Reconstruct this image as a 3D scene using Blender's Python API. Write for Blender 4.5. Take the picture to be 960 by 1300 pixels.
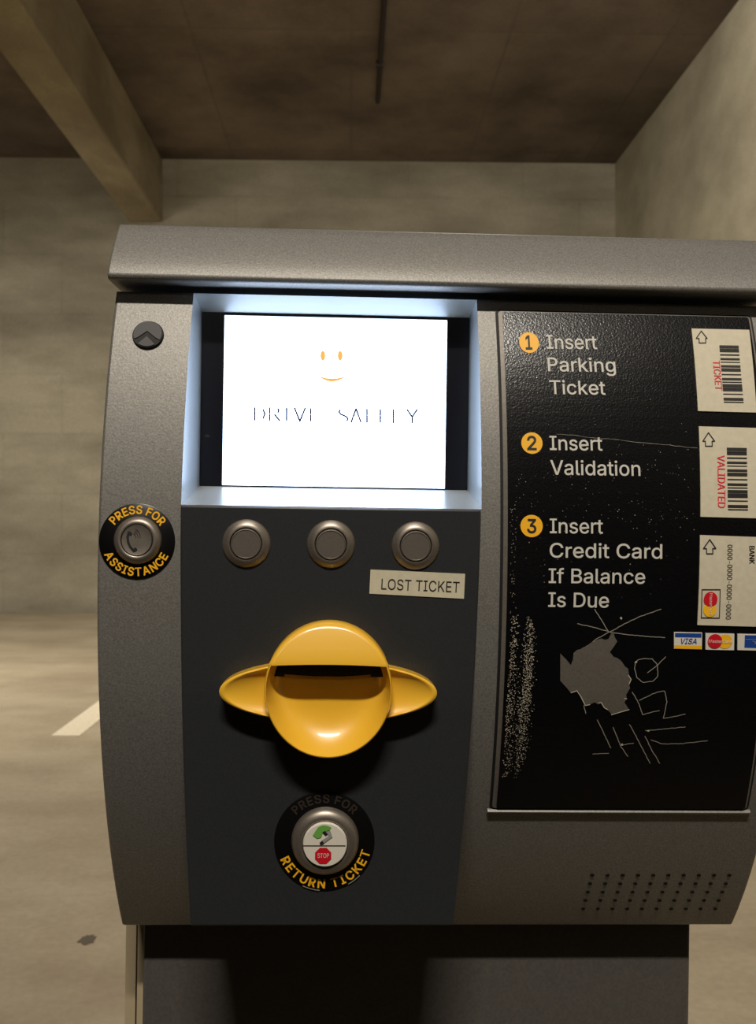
import bpy, bmesh, math, random
from mathutils import Vector, Matrix

for o in list(bpy.data.objects):
    bpy.data.objects.remove(o, do_unlink=True)
scn = bpy.context.scene
COL = scn.collection
PI = math.pi
random.seed(7)

# ------------------------------------------------------------------ camera
FPX = 1220.0                       # focal length in pixels of the 960x1300 frame
CAM = Vector((0, 0, 1.05))
cd = bpy.data.cameras.new('camera')
cam = bpy.data.objects.new('camera', cd)
COL.objects.link(cam)
cam.location = CAM
cam.rotation_euler = (PI / 2, 0, 0)
cd.sensor_fit = 'VERTICAL'
cd.sensor_height = 36
cd.lens = 36 * FPX / 1300
cd.clip_start = 0.02
cd.dof.use_dof = True
cd.dof.focus_distance = 0.58
cd.dof.aperture_fstop = 20
scn.camera = cam

# ------------------------------------------------------------------ world, lights, exposure
w = bpy.data.worlds.new('world')
scn.world = w
w.use_nodes = True
w.node_tree.nodes['Background'].inputs[0].default_value = (1, .85, .62, 1)
w.node_tree.nodes['Background'].inputs[1].default_value = 0.006


def area(name, loc, sx, sy, power, col=(1, .90, .74), rot=(0, 0, 0)):
    l = bpy.data.lights.new(name, 'AREA')
    l.shape = 'RECTANGLE'
    l.size, l.size_y = sx, sy
    l.energy = power
    l.color = col
    o = bpy.data.objects.new(name, l)
    COL.objects.link(o)
    o.location = loc
    o.rotation_euler = rot
    return o


area('garage_lamp_front', (0.0, -2.1, 4.55), 1.25, .16, 185, (1, .92, .80), (math.radians(26), 0, 0))
area('garage_lamp_aisle', (-1.2, -6.5, 4.55), 1.25, .16, 25, (1, .92, .80), (math.radians(20), 0, 0))
area('garage_lamp_bay', (-3.4, 5.4, 3.3), 1.25, .3, 140, (1, .93, .80), (math.radians(24), 0, 0))
area('garage_lamp_side', (0.5, 4.4, 4.45), .3, 1.25, 115, (1, .93, .80), (math.radians(22), math.radians(-34), 0))

vs = scn.view_settings
scn.display_settings.display_device = 'sRGB'
vs.view_transform = 'Standard'
vs.look = 'None'
vs.gamma = 1
vs.exposure = 0
vs.use_curve_mapping = False


# ------------------------------------------------------------------ materials
def lin(c):
    return tuple((v / 255 / 12.92 if v / 255 <= .04045 else ((v / 255 + .055) / 1.055) ** 2.4) for v in c) + (1,)


def mat(name, rgb, rough=.5, metal=0., spec=.5, coat=0., emit=None, estr=0.):
    m = bpy.data.materials.new(name)
    m.use_nodes = True
    b = m.node_tree.nodes['Principled BSDF']
    b.inputs['Base Color'].default_value = lin(rgb)
    b.inputs['Roughness'].default_value = rough
    b.inputs['Metallic'].default_value = metal
    b.inputs['Specular IOR Level'].default_value = spec
    b.inputs['Coat Weight'].default_value = coat
    b.inputs['Coat Roughness'].default_value = .09
    if emit:
        b.inputs['Emission Color'].default_value = lin(emit)
        b.inputs['Emission Strength'].default_value = estr
    return m


class NT:
    def __init__(s, m):
        s.t = m.node_tree
        s.b = s.t.nodes['Principled BSDF']
        s.tc = s.t.nodes.new('ShaderNodeTexCoord')

    def n(s, typ, **kw):
        nd = s.t.nodes.new(typ)
        for k, v in kw.items():
            setattr(nd, k, v)
        return nd

    def l(s, a, b):
        s.t.links.new(a, b)

    def noise(s, scale, detail=4, rough=.6, stretch=(1, 1, 1)):
        mp = s.n('ShaderNodeMapping')
        mp.inputs['Scale'].default_value = stretch
        s.l(s.tc.outputs['Object'], mp.inputs[0])
        nz = s.n('ShaderNodeTexNoise')
        nz.inputs['Scale'].default_value = scale
        nz.inputs['Detail'].default_value = detail
        nz.inputs['Roughness'].default_value = rough
        s.l(mp.outputs[0], nz.inputs['Vector'])
        return nz.outputs[0]

    def ramp(s, fac, stops):
        r = s.n('ShaderNodeValToRGB')
        e = r.color_ramp.elements
        while len(e) < len(stops):
            e.new(.5)
        for el, (p, c) in zip(e, stops):
            el.position = p
            el.color = c
        s.l(fac, r.inputs[0])
        return r.outputs[0]

    def mix(s, a, b, fac, mode='MIX'):
        x = s.n('ShaderNodeMix', data_type='RGBA', blend_type=mode)
        for sock, v in ((x.inputs[0], fac), (x.inputs[6], a), (x.inputs[7], b)):
            if hasattr(v, 'is_output'):
                s.l(v, sock)
            else:
                sock.default_value = v
        return x.outputs[2]

    def bump(s, h, strength, dist):
        bp = s.n('ShaderNodeBump')
        bp.inputs['Strength'].default_value = strength
        bp.inputs['Distance'].default_value = dist
        s.l(h, bp.inputs['Height'])
        s.l(bp.outputs[0], s.b.inputs['Normal'])


def grain(m, rgb, scale, amt, bump=0., dist=.0003, bscale=None):
    """fine speckle and pebbled surface for painted metal"""
    t = NT(m)
    f = t.noise(scale, 2, .5)
    lo = tuple(v * (1 - amt) for v in lin(rgb)[:3]) + (1,)
    hi = tuple(min(1, v * (1 + amt)) for v in lin(rgb)[:3]) + (1,)
    t.l(t.ramp(f, [(.3, lo), (.7, hi)]), t.b.inputs['Base Color'])
    if bump:
        t.bump(t.noise(bscale or scale, 2, .5), bump, dist)
    return m


def W(v):
    return (v, v, v, 1)


def concrete(name, dark, light, scale, stretch, rough=.85, joints=None, stain=.5):
    m = mat(name, light, rough, spec=.3)
    t = NT(m)
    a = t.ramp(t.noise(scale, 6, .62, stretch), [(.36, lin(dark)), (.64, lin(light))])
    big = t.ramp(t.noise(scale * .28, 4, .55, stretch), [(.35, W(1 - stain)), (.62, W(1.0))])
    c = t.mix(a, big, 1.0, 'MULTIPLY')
    fine = t.ramp(t.noise(45, 3, .6), [(.3, W(.86)), (.7, W(1.0))])
    c = t.mix(c, fine, 1.0, 'MULTIPLY')
    if joints:
        mp = t.n('ShaderNodeMapping')
        mp.inputs['Rotation'].default_value = joints['rot']
        mp.inputs['Location'].default_value = joints.get('loc', (0, 0, 0))
        t.l(t.tc.outputs['Object'], mp.inputs[0])
        bt = t.n('ShaderNodeTexBrick')
        bt.inputs['Scale'].default_value = 1
        bt.inputs['Brick Width'].default_value = joints['w']
        bt.inputs['Row Height'].default_value = joints['h']
        bt.inputs['Mortar Size'].default_value = joints['m']
        bt.inputs['Mortar Smooth'].default_value = 1
        bt.inputs['Color1'].default_value = W(1)
        bt.inputs['Color2'].default_value = W(joints.get('var', .9))
        bt.inputs['Mortar'].default_value = W(joints['dark'])
        bt.offset = joints.get('off', 0)
        wob = t.noise(1.4, 3, .6)
        vm = t.n('ShaderNodeVectorMath', operation='SCALE')
        vm.inputs['Scale'].default_value = 1
        t.l(mp.outputs[0], vm.inputs[0])
        t.l(vm.outputs[0], bt.inputs['Vector'])
        blotch = t.ramp(t.noise(1.1, 3, .6), [(.4, W(0.15)), (.65, W(1.0))])
        c = t.mix(c, t.mix(c, bt.outputs[0], 1.0, 'MULTIPLY'), blotch)
    t.l(c, t.b.inputs['Base Color'])
    t.bump(t.noise(60, 4, .6), .25, .004)
    return m


M = {}
M['wall'] = concrete('wall_concrete', (150, 142, 124), (182, 174, 154), 1.3, (.6, 1, 1.7), joints=dict(rot=(PI / 2, 0, 0), w=1.2, h=.62, m=.02, dark=.82, var=.9, off=.5), stain=.25)
M['wall_side'] = concrete('side_wall_concrete', (154, 146, 126), (186, 178, 156), 1.0, (1, .8, 1.3), stain=.2)
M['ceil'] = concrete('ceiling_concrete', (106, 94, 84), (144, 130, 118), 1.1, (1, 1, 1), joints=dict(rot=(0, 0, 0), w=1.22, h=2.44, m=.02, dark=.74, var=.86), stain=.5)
M['beam'] = concrete('beam_concrete', (146, 134, 110), (180, 168, 142), 1.8, (1, .5, 1), stain=.2)
M['floor'] = concrete('floor_concrete', (166, 151, 127), (188, 174, 149), 1.9, (.8, 1.1, 1), rough=.6, stain=.12)
M['line'] = grain(mat('line_paint', (232, 220, 194), .6), (232, 220, 194), 60, .08)
M['stain'] = mat('oil_stain', (92, 82, 66), .6)
M['conduit'] = mat('conduit_dark', (36, 28, 26), .6)
GREY = (126, 123, 118)
M['grey'] = grain(mat('grey_hammered_paint', GREY, .5, .4), GREY, 1100, .25, .3, .0003, 700)
M['recess'] = mat('recess_satin', (160, 164, 164), .3, .4)
M['dark'] = grain(mat('slate_console_paint', (42, 44, 46), .42), (42, 44, 46), 1400, .18, .15, .0002, 700)
M['black'] = grain(mat('black_panel_paint', (10, 10, 12), .24, spec=.5), (10, 10, 12), 900, .2, .35, .0004, 800)
M['bezel'] = mat('screen_bezel', (12, 13, 22), .3)
M['gap'] = mat('gap_black', (7, 7, 8), .7)
M['rubber'] = mat('cap_rubber', (34, 32, 31), .55)
M['yellow'] = mat('yellow_plastic', (243, 188, 54), .34, spec=.5, coat=.7)
M['inky'] = mat('ink_yellow', (250, 184, 28), .5)
M['ink'] = mat('ink_black', (24, 22, 22), .6)
M['inkw'] = mat('ink_white', (206, 202, 192), .6)
M['inkdim'] = mat('ink_faded', (44, 34, 24), .6)
M['inkr'] = mat('ink_red', (226, 38, 62), .6)
M['inkblue'] = mat('ink_blue', (22, 66, 150), .5)
M['inkred'] = mat('ink_emblem_red', (205, 14, 34), .5)
M['inkorange'] = mat('ink_emblem_yellow', (250, 190, 30), .5)
M['card'] = grain(mat('card_beige', (206, 197, 173), .6), (206, 197, 173), 300, .05)
M['white'] = mat('sticker_white', (222, 216, 202), .5)
M['label'] = grain(mat('label_beige', (206, 198, 172), .55), (206, 198, 172), 300, .05)
M['ringblk'] = mat('ring_black', (10, 10, 11), .3)
M['nickel'] = mat('brushed_nickel', (178, 168, 156), .3, 1.)
M['nickel2'] = grain(mat('matt_nickel', (168, 158, 148), .42, .8), (150, 141, 131), 1500, .1)
M['bare'] = grain(mat('bare_metal', (112, 106, 98), .45, .3), (112, 106, 98), 700, .12)
M['scratch'] = mat('scratch_metal', (150, 144, 132), .5)
M['speck'] = mat('scuff_metal', (196, 186, 166), .5)
M['green'] = mat('ink_green', (106, 168, 72), .5)
M['pgrey'] = mat('print_grey', (150, 148, 146), .5)
M['ped'] = grain(mat('pedestal_paint', (84, 80, 76), .5, .1), (84, 80, 76), 500, .12, .15, .0004)
M['pedframe'] = mat('pedestal_frame_paint', (176, 160, 130), .55)
M['screen'] = mat('screen_lit', (20, 20, 22), .4, emit=(200, 222, 255), estr=7.5)
M['s_ink'] = mat('screen_ink', (5, 5, 6), .4, emit=(48, 54, 84), estr=1.)
M['s_faint'] = mat('screen_ink_faint', (5, 5, 6), .4, emit=(250, 250, 255), estr=.93)
M['s_orange'] = mat('screen_orange', (5, 5, 6), .4, emit=(255, 190, 90), estr=1.)


# ------------------------------------------------------------------ object helpers
def tag(o, label=None, cat=None, group=None, kind=None):
    for k, v in (('label', label), ('category', cat), ('group', group), ('kind', kind)):
        if v:
            o[k] = v
    return o


class MB:
    def __init__(s):
        s.v, s.f, s.m, s.mats = [], [], [], []

    def mi(s, m):
        if m not in s.mats:
            s.mats.append(m)
        return s.mats.index(m)

    def add(s, verts, faces, m):
        k = len(s.v)
        s.v += [tuple(v) for v in verts]
        i = s.mi(m)
        for f in faces:
            s.f.append([k + j for j in f])
            s.m.append(i)

    def box(s, x0, x1, y0, y1, z0, z1, m):
        v = [(x, y, z) for z in (z0, z1) for y in (y0, y1) for x in (x0, x1)]
        s.add(v, [(0, 2, 3, 1), (4, 5, 7, 6), (0, 1, 5, 4), (2, 6, 7, 3), (0, 4, 6, 2), (1, 3, 7, 5)], m)

    def grid(s, rows, m):
        nr, nc = len(rows), len(rows[0])
        s.add([p for r in rows for p in r],
              [(i * nc + j, i * nc + j + 1, (i + 1) * nc + j + 1, (i + 1) * nc + j) for i in range(nr - 1) for j in range(nc - 1)], m)

    def build(s, name, parent=None, smooth=None, bevel=None, merge=None, flip=False):
        me = bpy.data.meshes.new(name)
        me.from_pydata(s.v, [], s.f)
        for m in s.mats:
            me.materials.append(M[m])
        me.polygons.foreach_set('material_index', s.m)
        if merge or flip:
            bm = bmesh.new()
            bm.from_mesh(me)
            if merge:
                bmesh.ops.remove_doubles(bm, verts=bm.verts, dist=merge)
                bmesh.ops.recalc_face_normals(bm, faces=bm.faces)
            bm.to_mesh(me)
            bm.free()
        me.update()
        if smooth is not None:
            me.polygons.foreach_set('use_smooth', [True] * len(me.polygons))
            me.set_sharp_from_angle(angle=math.radians(smooth))
        o = bpy.data.objects.new(name, me)
        COL.objects.link(o)
        if parent:
            o.parent = parent
        if bevel:
            b = o.modifiers.new('bevel', 'BEVEL')
            b.width = bevel
            b.segments = 3
            b.limit_method = 'ANGLE'
            b.angle_limit = math.radians(40)
            b.harden_normals = False
        return o


# ------------------------------------------------------------------ the room
def floor_pt(px, py):
    d = CAM.z * FPX / (py - 650)
    return Vector(((px - 480) / FPX * d, d, 0))


H = 4.72                          # ceiling height
YB = 10.05                        # back wall
A0 = math.radians(1.6)            # the room is turned a little against the camera
RM = Matrix.Rotation(A0, 4, 'Z')


def struct(name, mb, **kw):
    o = mb.build(name, **kw)
    o.matrix_world = RM
    tag(o, kind='structure')
    return o


mb = MB(); mb.box(-9, 2.78, -9, YB + .3, -.2, 0, 'floor'); struct('floor', mb)
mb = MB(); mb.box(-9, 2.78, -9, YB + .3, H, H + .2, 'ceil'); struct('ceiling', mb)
mb = MB(); mb.box(-9, 2.78, YB, YB + .3, 0, H, 'wall'); struct('wall_back', mb)
mb = MB(); mb.box(2.78, 3.08, -9, YB + .3, -.2, H + .2, 'wall_side'); struct('wall_right', mb)
mb = MB(); mb.box(-9.3, -9, -9, YB + .3, -.2, H + .2, 'wall_side'); struct('wall_left', mb)
mb = MB(); mb.box(-9.3, 3.08, -9.3, -9, -.2, H + .2, 'wall'); struct('wall_front', mb)
BX0, BX1, BZ = -2.30, -1.96, 4.06
mb = MB(); mb.box(BX0, BX1, -6, YB, BZ, H, 'beam')
b = mb.build('ceiling_beam', bevel=.02); b.matrix_world = RM
tag(b, kind='structure')

mb = MB()                         # dark conduit under the ceiling
segs = 12
y0, y1, cx, r = -2.0, 8.55, .235, .02
for k in range(2):
    pass
ring = [(cx + r * math.cos(a), r * math.sin(a)) for a in [i * 2 * PI / segs for i in range(segs)]]
mb.grid([[(x, y, H - r + z) for (x, z) in ring + ring[:1]] for y in (y0, y1)], 'conduit')
mb.add([(x, y1, H - r + z) for x, z in ring], [list(range(segs))], 'conduit')
for yy in (1.5, 3.6, 5.7, 7.8):
    mb.box(cx - .03, cx + .03, yy, yy + .03, H - .045, H, 'conduit')
c = mb.build('ceiling_conduit', smooth=40)
c.matrix_world = RM
tag(c, 'dark straight conduit running along the stained concrete ceiling', 'pipe')

mb = MB()                         # painted bay line
p = [(65, 934.5), (101, 934.5), (202, 846), (186, 846)]
pts = [floor_pt(*q) for q in p]
d = (pts[3] - pts[0]).normalized()
wv = (pts[1] - pts[0])
a, bq = pts[0], pts[0] + wv
LEN = 4.6
top = [a, bq, bq + d * LEN, a + d * LEN]
mb.add([v + Vector((0, 0, .003)) for v in top] + top, [(0, 1, 2, 3), (0, 4, 5, 1), (1, 5, 6, 2), (2, 6, 7, 3), (3, 7, 4, 0)], 'line')
tag(mb.build('parking_line'), 'white painted parking bay line on the concrete floor', 'floor marking')

mb = MB()                         # small dark stain
c0 = floor_pt(111, 1193)
n = 22
rs = [1 + random.uniform(-.25, .2) for _ in range(n)]
mb.add([c0 + Vector((.022 * rs[i] * math.cos(i * 2 * PI / n), .028 * rs[i] * math.sin(i * 2 * PI / n), .0015)) for i in range(n)], [list(range(n))], 'stain')
tag(mb.build('oil_stain'), 'small dark oil spot on the floor left of the machine', 'stain')

# ------------------------------------------------------------------ the car the picture is taken from
car = bpy.data.objects.new('car', None)
COL.objects.link(car)
car.location = (0.1, -1.02, 0)
tag(car, 'dark car halted beside the ticket machine with its side window facing it', 'car')
M['carpaint'] = mat('car_paint', (16, 17, 20), .3)
M['carglass'] = mat('car_glass', (8, 9, 10), .08)
M['tyre'] = mat('tyre_rubber', (14, 14, 14), .8)
M['rim'] = mat('wheel_rim', (120, 120, 122), .35, .9)
lower = [(-2.2, .32), (2.25, .32), (2.33, .5), (2.3, .72), (2.0, .84), (1.05, .97), (-1.5, .98), (-2.15, .95), (-2.28, .7)]
HWD = .84
mb = MB()
mb.grid([[(x, y, z) for x, z in lower + lower[:1]] for y in (-HWD, HWD)], 'carpaint')
for y in (-HWD, HWD):
    mb.add([(x, y, z) for x, z in lower], [list(range(len(lower)))], 'carpaint')
mb.build('car_body', car, bevel=.05, merge=1e-5, smooth=40)
base_c = [(1.05, HWD - .02), (-1.5, HWD - .02), (-1.5, -HWD + .02), (1.05, -HWD + .02)]
top_c = [(.25, HWD - .17), (-.95, HWD - .17), (-.95, -HWD + .17), (.25, -HWD + .17)]
mb = MB()
for i in range(4):
    j = (i + 1) % 4
    mb.add([(base_c[i][0], base_c[i][1], .96), (base_c[j][0], base_c[j][1], .96), (top_c[j][0], top_c[j][1], 1.40), (top_c[i][0], top_c[i][1], 1.40)], [(0, 1, 2, 3)], 'carglass')
mb.build('car_windows', car)
mb = MB()
mb.add([(x, y, 1.40) for x, y in top_c] + [(x * .9 - .03, y * .9, 1.445) for x, y in top_c], [(4, 5, 6, 7)] + [(i, (i + 1) % 4, 4 + (i + 1) % 4, 4 + i) for i in range(4)], 'carpaint')
for i in range(4):
    bx, by = base_c[i]; tx, ty = top_c[i]
    e = .05
    mb.add([(bx - e, by, .95), (bx + e, by, .95), (tx + e, ty, 1.41), (tx - e, ty, 1.41), (bx, by * .93, .95), (tx, ty * .93, 1.41)], [(0, 1, 2, 3), (0, 3, 5, 4), (1, 4, 5, 2)], 'carpaint')
mb.build('car_roof', car, smooth=40)
for x in (-1.4, 1.45):
    for y in (-.78, .66):
        mb = MB()
        pr_ = [(.0, 0, 'rim'), (.19, 0, 'rim'), (.2, .02, 'tyre'), (.3, .0, 'tyre'), (.32, .04, 'tyre'), (.32, .16, 'tyre'), (.2, .2, 'tyre')]
        for (r0_, h0_, m0_), (r1_, h1_, _m) in zip(pr_, pr_[1:]):
            mb.grid([[(x + r_ * math.cos(i * PI / 16), y + (.2 - h_), .32 + r_ * math.sin(i * PI / 16)) for i in range(33)] for r_, h_ in ((r0_, h0_), (r1_, h1_))], m0_)
        mb.build('wheel', car, smooth=50)

# ------------------------------------------------------------------ the machine: frame of reference
D0 = 0.571
YAW, ROLL = math.radians(2.1), .015
MR = Matrix.Rotation(YAW, 3, 'Z') @ Matrix.Rotation(ROLL, 3, 'Y')
ROOT = Vector((0, D0, CAM.z)) - MR @ Vector((0, 0, CAM.z))
machine = bpy.data.objects.new('parking_ticket_machine', None)
COL.objects.link(machine)
machine.location = ROOT
machine.rotation_euler = MR.to_euler()
machine.empty_display_size = .1
tag(machine, 'grey parking exit ticket machine with lit screen and yellow ticket slot', 'ticket machine')
MRT = MR.transposed()
CL = MRT @ (CAM - ROOT)
K = D0 / FPX                      # metres per photograph pixel on the front of the machine


def hit(px, py, y):
    """local (x, z) where the photograph's pixel meets the machine's plane local y"""
    dr = MRT @ Vector(((px - 480) / FPX, 1, (650 - py) / FPX))
    t = (y - CL.y) / dr.y
    q = CL + dr * t
    return q.x, q.z


class Plane:
    """flat facing surface; tilt leans its foot away from the viewer"""
    def __init__(s, y, z0=1.05, tilt=0.):
        s.y, s.z0, s.t = y, z0, tilt
        s.ct, s.st = math.cos(tilt), math.sin(tilt)

    def pix(s, px, py):
        y = s.y
        for _ in range(12):
            x, z = hit(px, py, y)
            bb = (z - s.z0) / s.ct
            y = s.y - bb * s.st
        return x, bb

    def at(s, a, b, off=0.):
        return Vector((a, s.y - b * s.st - off * s.ct, s.z0 + b * s.ct - off * s.st))


class Arc:
    """the bowed front of the housing"""
    R, z0 = .415, 1.015

    def pix(s, px, py):
        y = 0.
        for _ in range(25):
            x, z = hit(px, py, y)
            y = s.R - math.sqrt(max(1e-6, s.R ** 2 - (z - s.z0) ** 2))
        return x, s.R * math.asin((z - s.z0) / s.R)

    def at(s, a, b, off=0.):
        f = b / s.R
        return Vector((a, s.R - (s.R + off) * math.cos(f), s.z0 + (s.R + off) * math.sin(f)))


ARC = Arc()
CON = Plane(-.003, 1.055, math.radians(2))    # slate console plate
SCR = Plane(.052)                             # screen glass


def flat(mb, surf, polys, off, m, base=None, step=.008):
    """map flat polygons (a,b) onto a surface, sliced so they follow its curve"""
    bm = bmesh.new()
    for pl in polys:
        vs_ = [bm.verts.new((q[0], q[1], 0)) for q in pl]
        try:
            bm.faces.new(vs_)
        except ValueError:
            pass
    if isinstance(surf, Arc):
        bs = [v.co.y for v in bm.verts]
        lo, hi = min(bs), max(bs)
        k = math.ceil(lo / step)
        while k * step < hi:
            bmesh.ops.bisect_plane(bm, geom=bm.verts[:] + bm.edges[:] + bm.faces[:], plane_co=(0, k * step, 0), plane_no=(0, 1, 0))
            k += 1
    bmesh.ops.triangulate(bm, faces=bm.faces[:])
    bm.normal_update()
    for f in bm.faces:
        if f.normal.z < 0:
            f.normal_flip()
    bm.verts.index_update()
    vv = [surf.at(v.co.x, v.co.y, off) for v in bm.verts]
    mb.add(vv, [[v.index for v in f.verts] for f in bm.faces], m)
    if base is not None:
        for e in bm.edges:
            if len(e.link_faces) == 1:
                p0, p1 = [v.co for v in e.verts]
                mb.add([surf.at(p0.x, p0.y, off), surf.at(p1.x, p1.y, off), surf.at(p1.x, p1.y, base), surf.at(p0.x, p0.y, base)], [(0, 1, 2, 3)], m)
    bm.free()


def P(surf, *pts):
    return [surf.pix(*q) for q in pts]


def ell(c, rx, rz, n=40, a0=0., a1=2 * PI):
    return [(c[0] + rx * math.cos(a0 + (a1 - a0) * i / n), c[1] + rz * math.sin(a0 + (a1 - a0) * i / n)) for i in range(n)]


def stroke(pts, w):
    """quads along a polyline in (a,b)"""
    out = []
    for (x0, y0), (x1, y1) in zip(pts, pts[1:]):
        dx, dy = x1 - x0, y1 - y0
        L = math.hypot(dx, dy) or 1e-9
        nx, ny = -dy / L * w / 2, dx / L * w / 2
        ex, ey = dx / L * w * .25, dy / L * w * .25
        out.append([(x0 - ex + nx, y0 - ey + ny), (x0 - ex - nx, y0 - ey - ny), (x1 + ex - nx, y1 + ey - ny), (x1 + ex + nx, y1 + ey + ny)])
    return out


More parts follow.
